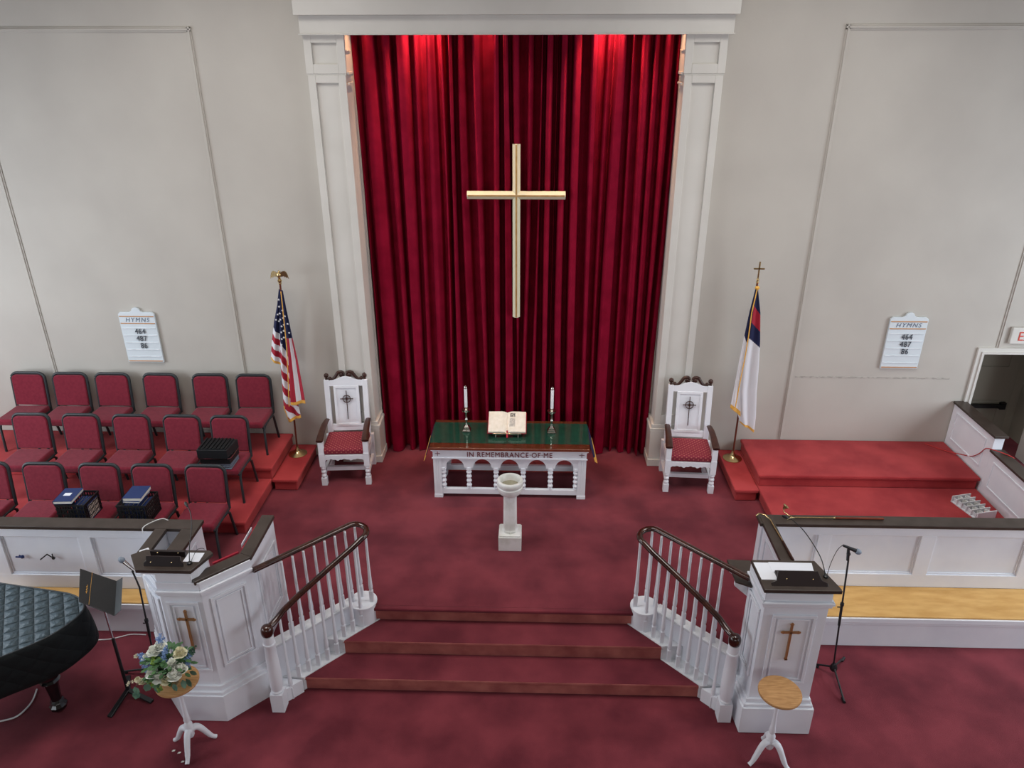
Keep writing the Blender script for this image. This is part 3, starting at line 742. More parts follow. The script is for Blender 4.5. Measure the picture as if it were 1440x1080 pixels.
for xx, yy, lab in ((-.832, 8.47, 'left'), (.25, 8.46, 'right')):
    t = thing('candle', (xx, yy, GT+.33), 'tall white candle in the %s candlestick' % lab, 'candle', 'white candles')
    g = MB(); g.lathe([(.019, -.02), (.019, .26), (.016, .265)], (xx, yy, GT+.33+.001), 14)
    for v in g.bm.verts: v.co.z = max(v.co.z, GT+.331)
    g.build('wax', M['candle'], t, smooth=40)
    g = MB(); g.lathe([(.021, .262), (.021, .275), (.012, .292), (.006, .30)], (xx, yy, GT+.33), 12); g.build('follower', M['silver'], t, smooth=40)
# Bible on stand
bx, by = -.312, 8.42
tilt = R(28)
t = thing('book_stand', (bx, by, GT), 'low metal book stand under the open Bible', 'stand')
g = MB(); Bm = Matrix.Translation((bx, by-.10, GT+.04)) @ Matrix.Rotation(tilt, 4, 'X')
g.box(-.18, .18, 0, .25, -.008, 0); g.box(-.18, .18, -.02, 0, -.008, .02); g.xf(Bm); g.build('plate', M['silver'], t)
g = MB()
for s in (-1, 1): g.tube([(bx+s*.14, by-.115, GT+.035), (bx+s*.14, by-.125, GT)], .006, 6); g.tube([(bx+s*.14, by+.10, GT+.135), (bx+s*.14, by+.12, GT)], .006, 6)
g.build('foot', M['silver'], t)
t = thing('open_bible', (bx, by, GT+.1), 'large open Bible with an engraved picture page on the communion table', 'book')
def page_block(s):
    g = MB(); n = 12; prev = None
    sec = []
    for i in range(n+1):
        q = i/n; xx = s*.235*q; zz = .034*math.sin(min(1, q*3.2)*PI/2)*(1-.30*q)+.004
        sec.append((xx, zz))
    for i in range(n):
        (xa, za), (xb, zb_) = sec[i], sec[i+1]
        g.extr([(xa, .0), (xb, .0), (xb, zb_), (xa, za)], (0, 0, 0), (1, 0, 0), (0, 0, 1), (0, 1, 0), .31)
    return g, sec
for s in (-1, 1):
    g, sec = page_block(s); g.xf(Bm @ Matrix.Translation((0, 0, .008))); g.build('pages', M['page'], t)
g = MB(); g.box(-.245, .245, -.006, .316, .001, .007); g.xf(Bm); g.build('cover', M['flagred'], t)
def strip(xa, xb, ya, yb, m, nm):
    g = MB(); n = 8
    s = 1 if xa >= 0 else -1
    def zz(x): q = abs(x)/.235; return .034*math.sin(min(1, q*3.2)*PI/2)*(1-.30*q)+.0134
    for i in range(n):
        a = xa+(xb-xa)*i/n; b = xa+(xb-xa)*(i+1)/n
        v = [g.bm.verts.new(Bm @ Vector((a, ya, zz(a)))), g.bm.verts.new(Bm @ Vector((b, ya, zz(b)))), g.bm.verts.new(Bm @ Vector((b, yb, zz(b)))), g.bm.verts.new(Bm @ Vector((a, yb, zz(a))))]
        g._f(v)
    g.build(nm, m, t)
strip(.03, .10, .08, .21, M['ink'], 'text_column'); strip(.125, .20, .05, .28, M['page'], 'text_column'); strip(.035, .10, .225, .285, M['inkdark'], 'engraving')
strip(-.20, -.13, .04, .28, M['page'], 'text_column')
g = MB(); g.bar(Bm @ Vector((.004, -.07, .012)), Bm @ Vector((.004, .03, .022)), .02, .003); g.build('ribbon', M['flagred'], t)

# ------------------------------------------------------------------ BAPTISMAL FONT
fx, fy = -.235, 7.12
t = thing('baptismal_font', (fx, fy, ST), 'white marble baptismal font with round bowl before the communion table', 'font')
g = MB(); g.box(fx-.13, fx+.13, fy-.13, fy+.13, ST, ST+.185); g.box(fx-.12, fx+.12, fy-.12, fy+.12, ST+.185, ST+.20); g.build('plinth', M['marble'], t, bevel=.006)
g = MB(); g.lathe([(.088, ST+.20), (.088, ST+.225), (.080, ST+.235), (.078, ST+.25), (.074, ST+.66), (.082, ST+.67), (.086, ST+.69), (.07, ST+.70)], (fx, fy, 0), 8)
g.build('column', M['marble'], t)
g = MB(); g.lathe([(.06, 1.19), (.09, 1.20), (.125, 1.23), (.142, 1.27), (.144, 1.305), (.136, 1.315), (.136, 1.32), (.144, 1.33), (.145, 1.375), (.138, 1.385), (.114, 1.385), (.110, 1.375), (.10, 1.32), (.06, 1.27), (0, 1.262)], (fx, fy, 0), 32)
g.build('bowl', M['marble'], t, smooth=40)
g = MB(); g.lathe([(.0, 1.3152), (.097, 1.3152), (.097, 1.316), (0, 1.316)], (fx, fy, 0), 32); g.build('basin_water', M['water'], t)

# ------------------------------------------------------------------ BALUSTRADES
def arcpts(F, N, bulge, z0, z1, n=10):
    F = Vector(F); N = Vector(N); c = (F+N)/2; r = (F-N).length/2; u = (F-N).normalized(); b = Vector(bulge).normalized(); out = []
    for i in range(n+1):
        a = PI*i/n; p = c + u*(r*math.cos(a)) + b*(r*math.sin(a)); out.append((p.x, p.y, z0+(z1-z0)*i/n))
    return out
def balustrade(mir, label):
    side = 'left' if not mir else 'right'
    t = thing('stair_balustrade', ((-1.9 if not mir else 2*AX+1.9), 5.8, 0), label, 'balustrade', 'stair balustrades')
    def B(g, *a, **k):
        if mir: g.mirror(AX)
        return g.build(*a, **k)
    # rail
    F = Vector((-1.775, 6.10)); N = Vector((-1.635, 5.96))
    pts = [(-2.495, 5.38, 1.47), (-2.2, 5.675, 1.47), (F.x, F.y, 1.47)] + arcpts(F, N, (1, 1), 1.47, 1.415)[1:]
    pts += [(-1.72, 5.875, 1.36), (-1.92, 5.69, 1.25), (-2.15, 5.475, 1.115), (-2.27, 5.365, 1.03), (-2.315, 5.295, .99), (-2.345, 5.24, .975), (-2.37, 5.20, .975)]
    B(MB().tube(pts, .031, 14, .85), 'handrail', M['mahog'], t, smooth=60)
    g = MB(); g.lathe([(.0, .90), (.042, .90), (.053, .915), (.057, .94), (.055, .97), (.045, .995), (.028, 1.008), (0, 1.01)], (-2.375, 5.185, 0), 20)
    B(g, 'newel_cap', M['mahog'], t, smooth=60)
    # newel: square block, turned shaft
    g = MB(); g.box(-2.435, -2.315, 5.125, 5.245, 0, .22)
    g.lathe([(.052, .22), (.059, .235), (.050, .25), (.060, .30), (.062, .45), (.056, .62), (.050, .78), (.056, .79), (.056, .81), (.049, .815), (.049, .90)], (-2.375, 5.185, 0), 20)
    B(g, 'newel_post', M['white'], t, smooth=40, bevel=.002)
    # curb wall along the far line and rounded end
    g = MB()
    d = Vector((1, 1)).normalized(); nn = Vector((-1, 1)).normalized()
    a = Vector((-2.50, 5.37)); b = Vector((-1.86, 6.01))
    def poly(o0, o1, e0=0, e1=0.03): return [a-d*e0+nn*o0, a-d*e0+nn*o1, b+d*e1+nn*o1, b+d*e1+nn*o0]
    g.prism(poly(-.05, .035), .003, .56)
    B(g, 'curb', M['white'], t)
    g = MB(); g.prism(poly(-.065, .05), .56, .59); B(g, 'curb_cap', M['white2'], t, bevel=.005)
    g = MB(); c = (a+b)/2
    e = Vector((-1.715, 6.045)); g.lathe([(.125, .342), (.125, .55), (.125, .551)], (e.x, e.y, 0), 28); g.lathe([(.135, .553), (.145, .563), (.145, .58), (.13, .592), (0, .592)], (e.x, e.y, 0), 28)
    B(g, 'rounded_end', M['white'], t, smooth=40)
    # white stair ends under the near run
    g = MB()
    for y0_, y1_, z in ((5.40, 5.73, .176), (5.73, 6.04, .346)):
        g.prism([(y0_-7.602, y0_), (y1_-7.602, y1_), (y1_-7.83, y1_), (y0_-7.83, y0_)], .004, z)
        g.prism([(y0_-7.59, y0_-.012), (y1_-7.59, y1_), (y1_-7.62, y1_), (y0_-7.62, y0_-.012)], z-.03, z+.004)
    B(g, 'stair_end', M['white2'], t, bevel=.003)
    g = MB()  # low flared side piece by the newel
    g.prism([(-2.35, 5.23), (-2.20, 5.38), (-2.43, 5.38+.02), (-2.46, 5.34)], .002, .16); B(g, 'stair_toe', M['white'], t)
    def balu(x, y, z0, z1):
        g = MB(); h = z1-z0; sq = .0125 if True else 0
        g.box(x-.019, x+.019, y-.019, y+.019, z0, z0+min(.14, h*.2))
        zb_ = z0+min(.14, h*.2)
        g.lathe([(.019, zb_), (.014, zb_+.01), (.021, zb_+.03), (.0225, zb_+.06), (.018, zb_+.14), (.014, zb_+.32), (.0125, z1)], (x, y, 0), 10)
        B(g, 'baluster', M['white'], t, smooth=40)
    # far run (level)
    for k in range(8):
        x = -1.735-.0795*k; y = x+7.83; balu(x, y, .59, 1.45)
    # near run
    def railz(x):  # along near line
        return 1.415+(x+1.70)*(1.415-1.02)/(1.70-2.27)*-1
    def rz(x): return 1.40 - (-1.66-x)*(.37/.61)
    xs = [-1.755, -1.83, -1.90, -1.966, -2.03, -2.10, -2.17, -2.24]
    balu(-1.615, 6.02, .59, 1.42)
    for i, x in enumerate([-1.715, -1.79, -1.865, -1.935, -2.01, -2.085, -2.16, -2.235]):
        y = x+7.645
        z0 = .346 if y >= 5.73 else (.176 if y >= 5.40 else .0)
        balu(x, y, z0, rz(x)-.02)
    balu(-2.295, 5.31, 0, 1.0)
balustrade(False, 'white balustrade with curved mahogany handrail on the left side of the steps')
balustrade(True, 'white balustrade with curved mahogany handrail on the right side of the steps')

# ------------------------------------------------------------------ CHOIR RAILS
def choir_rail(nm, x0, x1, yf, capx0, capx1, label, panels, ledge0, ledge1):
    t = thing(nm, ((x0+x1)/2, yf, 0), label, 'choir rail', 'panelled choir rails')
    g = MB(); g.box(x0, x1, yf+.03, yf+.11, .0025, CH-.04)
    g.box(x0, x1, yf, yf+.03, .413, .575); g.box(x0, x1, yf, yf+.03, CH-.155, CH-.04)
    xs = [x0] + [v for p in panels for v in p] + [x1]
    for k in range(0, len(xs), 2): g.box(xs[k], xs[k+1], yf, yf+.03, .575, CH-.155)
    g.build('wall_panel', M['white'], t, bevel=.002)
    for a, b in panels:
        g = MB(); g.frame((a, yf+.03), (b, yf+.03), .575, CH-.155, (0, -1), .018, .012); g.build('panel_moulding', M['white'], t, bevel=.003)
    g = MB(); g.box(capx0, capx1, yf-.035, yf+.135, CH-.04, CH); g.build('rail_cap', M['cap'], t, bevel=.006)
    g = MB(); g.box(ledge0, ledge1, 6.135, yf, .395, .412); g.build('ledge_board', M['ledge'], t, bevel=.003)
    g = MB(); g.box(ledge0, ledge1, 6.15, yf-.001, .0025, .395); g.box(ledge0, ledge1, 6.12, 6.15, .335, .394); g.box(ledge0, ledge1, 6.132, 6.15, .30, .335)
    g.build('base_board', M['white'], t, bevel=.004)
    return t
tl = choir_rail('choir_rail', -8.3, -3.46, 6.355, -8.3, -3.436, 'white panelled choir rail with dark cap in front of the left choir chairs', [(-8.1, -6.98), (-6.85, -5.72), (-5.59, -4.75), (-4.62, -3.95)], -8.3, -3.85)
tr = choir_rail('choir_rail', 2.42, 8.3, 6.61, 2.39, 8.3, 'white panelled choir rail with dark cap in front of the right platform', [(2.60, 3.03), (3.16, 4.10), (4.25, 5.20), (5.35, 6.3), (6.45, 7.4)], 2.62, 8.3)

# ------------------------------------------------------------------ LEFT PULPIT
PL = thing('pulpit', (-3.0, 5.6, 0), 'white polygonal panelled pulpit with dark desk and bronze cross, left of the steps', 'pulpit')
body = [(-3.80, 6.30), (-3.80, 5.80), (-3.405, 5.262), (-3.208, 5.07), (-2.845, 5.07), (-2.515, 5.40), (-2.515, 6.045)]
g = MB()
g.wallpoly(body[:4], 0, .09, .003, 1.17) if False else None
# walls (outline to the right of travel is outside)
g.wallpoly(body[1:3], 0.0, .08, .003, CH-.04); g.wallpoly([(-3.50, 5.39)]+body[2:4]+[(-2.90, 5.07)], 0.0, .08, .003, 1.66); g.wallpoly([(-2.905, 5.071)]+body[4:7], 0.0, .08, .003, 1.56)
g.build('body', M['white'], PL, bevel=.002)
g = MB()
plinth = [(-3.82, 6.13), (-3.85, 5.82), (-3.46, 5.25), (-3.235, 5.012), (-2.818, 5.012), (-2.455, 5.375), (-2.455, 5.42)]
g.wallpoly([(-3.84, 5.82)]+plinth[2:], 0, .10, .002, .31)
g.wallpoly([(-3.83, 5.82)]+[(-3.44, 5.26), (-3.228, 5.027), (-2.824, 5.027), (-2.47, 5.382), (-2.47, 5.41)], 0, .08, .31, .345)
g.wallpoly([(-3.82, 5.82)]+[(-3.42, 5.262), (-3.217, 5.05), (-2.836, 5.05), (-2.49, 5.39), (-2.49, 5.41)], 0, .06, .345, .40)
g.build('plinth', M['white'], PL, bevel=.006)
g = MB()  # crown band
for o, z0, z1 in ((.035, 1.47, 1.50), (.022, 1.44, 1.47), (.012, 1.50, 1.58)):
    g.wallpoly(body[2:6], -o, .0, z0, z1)
g.build('crown_moulding', M['white'], PL, bevel=.006)
nd = Vector((1, -1)).normalized(); nl = Vector((-1, -1)).normalized()
g = MB()
for w, t_, ins in ((.028, .016, 0), (.016, .010, .045)):
    g.frame((-3.165+ins, 5.07), (-2.885-ins, 5.07), .575+ins, 1.37-ins, (0, -1), w, t_)
    A = Vector((-2.80, 5.115)); Bb = Vector((-2.565, 5.35)); dd = (Bb-A).normalized()*ins
    g.frame(A+dd, Bb-dd, .575+ins, 1.37-ins, nd, w, t_)
    g.frame((-2.515, 5.50+ins), (-2.515, 5.98-ins), .66+ins, 1.37-ins, (1, 0), w, t_)
    A = Vector((-3.40, 5.257)); Bb = Vector((-3.24, 5.10)); dd = (Bb-A).normalized()*ins*.8
    g.frame(A+dd, Bb-dd, .575+ins, 1.37-ins, nl, w, t_)
g.build('panel_moulding', M['white'], PL, bevel=.004)
# side cap (lower level)
g = MB(); g.wallpoly([(-2.872, 5.05), (-2.508, 5.41), (-2.508, 6.06)], -.005, .115, 1.56, 1.60); g.build('side_cap', M['cap'], PL, bevel=.005)
# depth walls at choir rail height
g = MB(); g.box(-3.875, -3.755, 5.84, 6.32, CH-.04, CH-.001); g.box(-3.60, -3.436, 5.55, 6.32, CH-.04, CH-.001); g.build('inner_cap', M['cap'], PL, bevel=.005)
g = MB(); g.box(-3.845, -3.785, 5.86, 6.35, .01, CH-.04); g.box(-3.57, -3.455, 5.56, 6.35, ST+.002, CH-.04)
g.frame((-3.455, 5.62), (-3.455, 6.28), .7, 1.1, (1, 0), .02, .01); g.build('inner_wall', M['white'], PL)
# desk
g = MB(); g.prism([(-3.36, 5.055), (-2.885, 5.055), (-2.79, 5.31), (-2.83, 5.34), (-3.40, 5.34), (-3.50, 5.26)], 1.68, 1.715)
g.build('desk_top', M['cap'], PL, bevel=.005)
g = MB(); g.box(-3.33, -2.90, 5.075, 5.30, 1.655, 1.68); g.prism([(-2.91, 5.075), (-2.86, 5.13), (-2.84, 5.28), (-2.92, 5.28)], 1.58, 1.68); g.build('desk_bed', M['white'], PL)
g = MB(); g.extr([(0, 0), (.34, 0), (.34, .03), (.32, .05), (.32, .09), (.02, .09), (.02, .05), (0, .03)], (-3.31, 5.105, 1.715), (1, 0, 0), (0, .35, .93), (0, .93, -.35), .018)
g.box(-3.31, -3.0, 5.24, 5.265, 1.715, 1.77)
g.build('book_rest', M['rest'], PL, bevel=.003)
g = MB()
for xx in (-3.24, -3.06): g.ball((xx, 5.105, 1.76), .005, 8); g.ball((xx, 5.235, 1.76), .005, 8)
g.build('screw', M['brass'], PL)
def trefoil_cross(parent, xc, yf, zt, zb_, zarm, hw):
    g = MB(); g.box(xc-.009, xc+.009, yf-.018, yf, zb_, zt); g.box(xc-hw, xc+hw, yf-.018, yf, zarm-.008, zarm+.008)
    for (a, b) in ((xc, zt), (xc-hw, zarm), (xc+hw, zarm)):
        g.ball((a, yf-.01, b), .012, 8, 1, .6, 1)
        for q in (-1, 1):
            if a == xc: g.ball((a+q*.012, yf-.01, b-.009), .007, 8, 1, .6, 1)
            else: g.ball((a-(.012 if a > xc else -.012), yf-.01, b+q*.012), .007, 8, 1, .6, 1)
    g.box(xc-.013, xc+.013, yf-.018, yf, zb_-.004, zb_+.01)
    g.build('bronze_cross', M['bronze'], parent)
trefoil_cross(PL, -3.015, 5.068, 1.275, .84, 1.18, .075)
# sheet of paper on desk
g = MB(); g.box(-3.0, -2.86, 5.175, 5.30, 1.7152, 1.7172); tag(g.build('paper_sheet', M['paper']), 'white sheet of paper on the left pulpit desk', 'paper')
# gooseneck microphone left
def goose(pts, head, label, base):
    t = thing('gooseneck_microphone', base, label, 'microphone', 'gooseneck microphones')
    g = MB(); g.lathe([(.022, 0), (.022, .012), (.01, .02)], base, 14); g.build('base', M['black'], t, smooth=40)
    g = MB(); g.tube(sm3(pts), .004, 8); g.build('gooseneck', M['black'], t, smooth=60)
    g = MB(); a = Vector(pts[-1]); d = (a-Vector(pts[-2])).normalized(); g.tube([a-d*.01, a+d*.01, a+d*.03, a+d*.045], [.008, .014, .014, .008], 10); g.build('capsule', M['blackp'], t, smooth=60)
goose([(-2.93, 5.15, 1.72), (-2.94, 5.22, 1.83), (-2.97, 5.38, 1.93), (-3.02, 5.50, 2.0), (-3.07, 5.56, 2.03)], None, 'black gooseneck microphone on the left pulpit desk', (-2.93, 5.15, 1.716))
t = thing('pulpit_cable', (-2.92, 5.2, 1.72), 'thin black cable looping on the left pulpit desk', 'cable')
g = MB(); g.tube(sm3([(-2.925, 5.17, 1.722), (-2.90, 5.25, 1.78), (-2.885, 5.32, 1.75), (-2.88, 5.345, 1.722)]), .0025, 6); g.build('wire', M['black'], t)
# red folder and paper behind side wall
t = thing('red_folder', (-2.74, 5.75, 1.2), 'red folder tucked inside the low side wall of the left pulpit', 'folder')
g = MB(); g.bar((-2.67, 5.62, 1.45), (-2.67, 6.02, 1.45), .02, .14); g.bar((-2.86, 5.40, 1.47), (-2.69, 5.57, 1.47), .02, .12); g.build('cover', M['flagred'], t)
g = MB(); g.bar((-2.69, 5.66, 1.47), (-2.69, 5.93, 1.47), .006, .15); g.build('sheet', M['paper'], t)

# ------------------------------------------------------------------ RIGHT PULPIT
PR = thing('lectern', (2.25, 5.5, 0), 'white square panelled lectern with dark slanted desk and bronze cross, right of the steps', 'lectern')
g = MB(); bodyR = [(1.967, 5.46), (1.99, 5.07), (2.53, 5.07), (2.53, 5.46)]
g.wallpoly(bodyR, 0, .08, .003, 1.60)
g.build('body', M['white'], PR, bevel=.002)
g = MB(); g.wallpoly([(1.885, 5.60), (1.93, 5.015), (2.573, 5.015), (2.60, 5.60)], 0, .06, .002, .31); g.wallpoly([(1.90, 5.60), (1.945, 5.03), (2.56, 5.03), (2.58, 5.60)], 0, .05, .31, .345)
g.wallpoly([(1.92, 5.60), (1.965, 5.05), (2.545, 5.05), (2.56, 5.60)], 0, .04, .345, .39); g.build('plinth', M['white'], PR, bevel=.006)
g = MB()
for o, z0, z1 in ((.035, 1.47, 1.50), (.022, 1.44, 1.47), (.012, 1.50, 1.58)): g.wallpoly(bodyR, -o, 0, z0, z1)
g.build('crown_moulding', M['white'], PR, bevel=.006)
g = MB()
for w, t_, ins in ((.028, .016, 0), (.016, .010, .045)):
    g.frame((2.07+ins, 5.07), (2.445-ins, 5.07), .575+ins, 1.35-ins, (0, -1), w, t_)
    g.frame((1.985, 5.13+ins), (1.969, 5.40-ins), .575+ins, 1.35-ins, (-1, 0), w, t_)
g.build('panel_moulding', M['white'], PR, bevel=.004)
# desk slightly sloped
g = MB(); g.prism([(1.955, 5.04), (2.60, 5.04), (2.60, 5.07), (2.50, 5.44), (1.945, 5.44)], 1.60, 1.635)
g.build('desk_top', M['cap'], PR, bevel=.005)
g = MB(); g.extr([(0, 0), (.47, 0), (.47, .03), (.425, .05), (.40, .13), (.07, .13), (.045, .05), (0, .03)], (2.03, 5.09, 1.635), (1, 0, 0), (0, .75, .66), (0, .66, -.75), .018); g.box(2.10, 2.43, 5.19, 5.27, 1.635, 1.66)
g.build('book_rest', M['rest'], PR, bevel=.003)
g = MB()
for xx in (2.16, 2.38): g.ball((xx, 5.135, 1.675), .005, 8)
g.build('screw', M['brass'], PR)
trefoil_cross(PR, 2.248, 5.068, 1.26, .86, 1.165, .075)
g = MB(); g.box(2.415, 2.54, 5.84-.42, 6.70, CH-.035, CH+.005); g.build('inner_cap', M['cap'], PR, bevel=.005)
g = MB(); g.box(2.44, 2.515, 5.43, 6.61, ST+.002, CH-.035); g.frame((2.44, 5.85), (2.44, 6.5), .7, 1.1, (-1, 0), .02, .01); g.build('inner_wall', M['white'], PR)
# fold-out shelf with brackets on the left side
g = MB(); g.prism([(1.835, 5.43), (1.83, 5.74), (2.04, 5.73), (2.04, 5.44), (1.96, 5.36)], 1.385, 1.405); g.build('side_shelf', M['cap'], PR, bevel=.003)
g = MB()
for yy, xx in ((5.46, 1.845), (5.66, 1.84)): g.extr([(0, 0), (.12, 0), (.12, -.17), (0, -.06)], (xx, yy, 1.385), (1, 0, 0), (0, 0, 1), (0, 1, 0), .03)
g.build('shelf_bracket', M['white2'], PR)
t = thing('paper_sheet', (2.0, 5.3, 1.636), 'two white sheets spread side by side on the right lectern desk', 'paper')
g = MB(); g.prism([(1.965, 5.17), (2.10, 5.17), (2.10, 5.40), (1.955, 5.40)], 1.6355, 1.6375); g.build('sheet', M['paper'], t)
g = MB(); g.prism([(2.085, 5.27), (2.44, 5.275), (2.46, 5.40), (2.085, 5.405)], 1.6378, 1.640); g.build('sheet', M['paper'], t)
goose([(2.52, 5.22, 1.637), (2.48, 5.30, 1.78), (2.38, 5.45, 1.92), (2.28, 5.52, 2.0), (2.23, 5.53, 2.02)], None, 'black gooseneck microphone on the right lectern desk', (2.52, 5.22, 1.6355))

# ------------------------------------------------------------------ PARAPET AT RIGHT
t = thing('side_parapet', (5.65, 8.0, ST), 'stepped white panelled side wall with dark cap at right end of the platform', 'parapet')
for nm, ya, yb, zt, seg_ in (('high', 8.15, 9.11, 1.46, 0), ('low', 6.72, 8.149, 1.27, 1)):
    g = MB(); g.box(5.60, 5.72, ya, yb, ST+.002, zt-.03)
    g.frame((5.60, ya+.14), (5.60, yb-.10), .95 if zt > 1.4 else .80, zt-.12, (-1, 0), .016, .010)
    g.build('wall_panel', M['white'], t, bevel=.002)
    g = MB(); g.box(5.575, 5.745, ya-.03, yb, zt-.03, zt); g.build('rail_cap', M['cap'], t, bevel=.005)
t = thing('red_cable', (5.6, 8.3, 1.28), 'thin red cable draped over the right parapet onto the platform', 'cable')
g = MB(); g.tube(sm3([(5.30, 9.03, .857), (5.45, 8.85, .86), (5.585, 8.62, .92), (5.590, 8.45, 1.0), (5.585, 8.32, 1.12), (5.575, 8.22, 1.24), (5.60, 8.10, 1.285), (5.70, 8.0, 1.28), (5.76, 7.95, 1.26)]), .006, 6); g.build('wire', M['cable_r'], t, smooth=60)

# communion cup rack on the platform
t = thing('cup_rack', (5.30, 7.73, LOW), 'white wire rack of small glass holders on the right platform', 'rack')
Mx = Matrix.Translation((5.29, 7.73, LOW)) @ Matrix.Rotation(R(14), 4, 'Z')
g = MB(); g.box(-.13, .13, -.20, .20, 0, .012)
for k in range(6): yy = -.19+.076*k; g.box(-.13, .13, yy-.006, yy+.006, .012, .085)
for k in range(3): xx = -.10+.10*k; g.box(xx-.005, xx+.005, -.19, .19, .012, .06)
g.xf(Mx); g.build('frame', M['white2'], t, bevel=.003)
g = MB(); g.box(-.13, .13, -.215, -.203, 0, .10); g.xf(Mx); g.build('end_plate', M['white'], t)
for k in range(5):
    for q in (-1, 1):
        g = MB(); g.lathe([(.022, .012), (.028, .07), (.028, .075), (.024, .074), (.02, .02), (0, .02)], (q*.05, -.152+.076*k, 0), 12); g.xf(Mx); g.build('holder', M['marble'], t, smooth=40)

# candle lighters
def lighter(m, label):
    t = thing('candle_lighter', m.translation, label, 'candle lighter', 'brass candle lighters')
    g = MB(); g.tube([(.0, 0, .012), (.42, 0, .012)], .008, 8); g.tube([(0, 0, .012), (-.05, -.01, .014), (-.09, -.045, .02)], .006, 8); g.tube([(-.02, 0, .014), (-.07, .02, .03), (-.10, .06, .045), (-.09, .10, .06)], .006, 8)
    g.ball((.41, 0, .013), .013, 8)
    g.xf(m); g.build('brass_rod', M['brass'], t, smooth=60)
    g = MB(); g.lathe([(.010, 0), (.018, .02), (.035, .045), (.033, .045), (.012, .018), (0, .01)], (0, 0, 0), 14); g.xf(m @ Matrix.Translation((-.095, .10, .05)) @ Matrix.Rotation(R(35), 4, 'Y')); g.build('snuffer_bell', M['brass'], t, smooth=60)
    g = MB(); g.tube([(.42, 0, .013), (.92, 0, .013)], .012, 8); g.xf(m); g.build('handle', M['oakw'] if 'oakw' in M else M['tabwood'], t, smooth=60)
lighter(Matrix.Translation((2.77, 6.675, CH+.001)), 'brass candle lighter with wooden handle lying along the right rail cap')
t = thing('candle_lighter', (2.50, 6.6, CH+.01), 'brass candle lighter lying along the lectern side cap', 'candle lighter', 'brass candle lighters')
g = MB(); g.tube([(2.36, 6.67, CH+.03), (2.40, 6.70, CH+.04), (2.46, 6.69, CH+.03), (2.50, 6.62, CH+.02), (2.505, 6.5, CH+.015), (2.52, 6.25, CH+.015)], .007, 8); g.build('brass_rod', M['brass'], t, smooth=60)
g = MB(); g.tube([(2.52, 6.25, CH+.018), (2.53, 5.95, CH+.018)], [.011, .013], 8); g.build('handle', M['dark'], t, smooth=60)

# ------------------------------------------------------------------ FLAGS
def flagpole(t, base, top, finial):
    g = MB(); b = Vector(base); g.lathe([(.125, 0), (.125, .008), (.10, .02), (.055, .035), (.035, .06), (.022, .09), (.018, .12), (0, .12)], b, 24); g.build('base', M['brass'], t, smooth=40)
    g = MB(); g.tube([b+Vector((0, 0, .10)), Vector(top)], .0125, 10); g.build('pole', M['pole'], t, smooth=60)
def sheet(rows_, nx, fn, name, t, yamp=.03, ybase=0, ph=0, folds=2.5):
    """rows_: list of (xl, xr, zl, zr) from top down; fn(s,t)->material index"""
    bm = bmesh.new(); n = 200; V = []; T_ = []
    for j in range(n+1):
        q = j/n*(len(rows_)-1); i = min(int(q), len(rows_)-2); f = q-i
        a = [rows_[i][k]*(1-f)+rows_[i+1][k]*f for k in range(4)]; row = []
        for k in range(nx+1):
            s = k/nx; env = min(1, .15+1.5*(j/n))
            row.append(bm.verts.new((a[0]+(a[1]-a[0])*s, ybase + yamp*env*math.cos(s*folds*2*PI+ph), a[2]+(a[3]-a[2])*s)))
        V.append(row)
    for j in range(n):
        for k in range(nx):
            f = bm.faces.new((V[j+1][k], V[j+1][k+1], V[j][k+1], V[j][k])); f.smooth = True
            f.material_index = fn((k+.5)/nx, (j+.5)/n, (V[j][k].co.z+V[j+1][k+1].co.z)/2)
    me = bpy.data.meshes.new(name); w = wloc(t)
    for v in bm.verts: v.co -= w
    bm.to_mesh(me); bm.free()
    for m in (M['navy'], M['flagred'], M['flagwhite'], M['fringe']): me.materials.append(m)
    o = bpy.data.objects.new(name, me); COL.objects.link(o); o.parent = t
    sol = o.modifiers.new('Solidify', 'SOLIDIFY'); sol.thickness = .003
    return o
def star(g, x, y, z, r, a0=0):
    p = [(math.sin(a0+PI*i/5)*(r if i % 2 == 0 else r*.42), math.cos(a0+PI*i/5)*(r if i % 2 == 0 else r*.42)) for i in range(10)]
    g.extr(p, (x, y, z), (1, 0, 0), (0, 0, 1), (0, -1, 0), .002)
t = thing('american_flag', (-3.187, 8.84, LOW), 'American flag with gold fringe on a pole topped by a brass eagle', 'flag')
flagpole(t, (-3.187, 8.841, LOW), (-3.118, 8.84, 3.09), 0)
# rows top to bottom for the three lobes
A = [(-3.148, -3.128, 3.015, 3.005), (-3.20, -3.16, 2.80, 2.79), (-3.27, -3.185, 2.579, 2.57), (-3.338, -3.23, 2.301, 2.22), (-3.381, -3.255, 2.065, 1.975)]
def fa(s, q, z):
    zz = z + .10*s
    if q > .965: return 3
    if zz > 2.50: return 0
    return 1 if int((2.50-zz)/.083) % 2 else 2
sheet(A, 30, fa, 'flag_fold', t, .02, 8.85, 0, 1.2)
Bv = [(-3.128, -3.090, 3.007, 3.007), (-3.179, -3.09, 2.594, 2.595), (-3.215, -3.10, 2.253, 2.254), (-3.247, -3.129, 1.968, 1.969), (-3.264, -3.108, 1.676, 1.70), (-3.285, -3.076, 1.38, 1.45), (-3.244, -3.06, 1.177, 1.26)]
def fb(s, q, z):
    if q > .965 or (s < .12 and z < 1.42): return 3
    zz = z + .22*s
    if zz > 2.33: return 0
    return 1 if int((2.33-zz)/.115) % 2 else 2
sheet(Bv, 36, fb, 'flag_fold', t, .022, 8.805, 1, 1.5)
Cv = [(-3.085, -3.068, 3.026, 3.027), (-3.089, -3.052, 2.783, 2.783), (-3.097, -3.024, 2.44, 2.43), (-3.122, -2.994, 2.05, 2.128), (-3.149, -2.975, 1.705, 1.774), (-3.17, -2.962, 1.453, 1.490)]
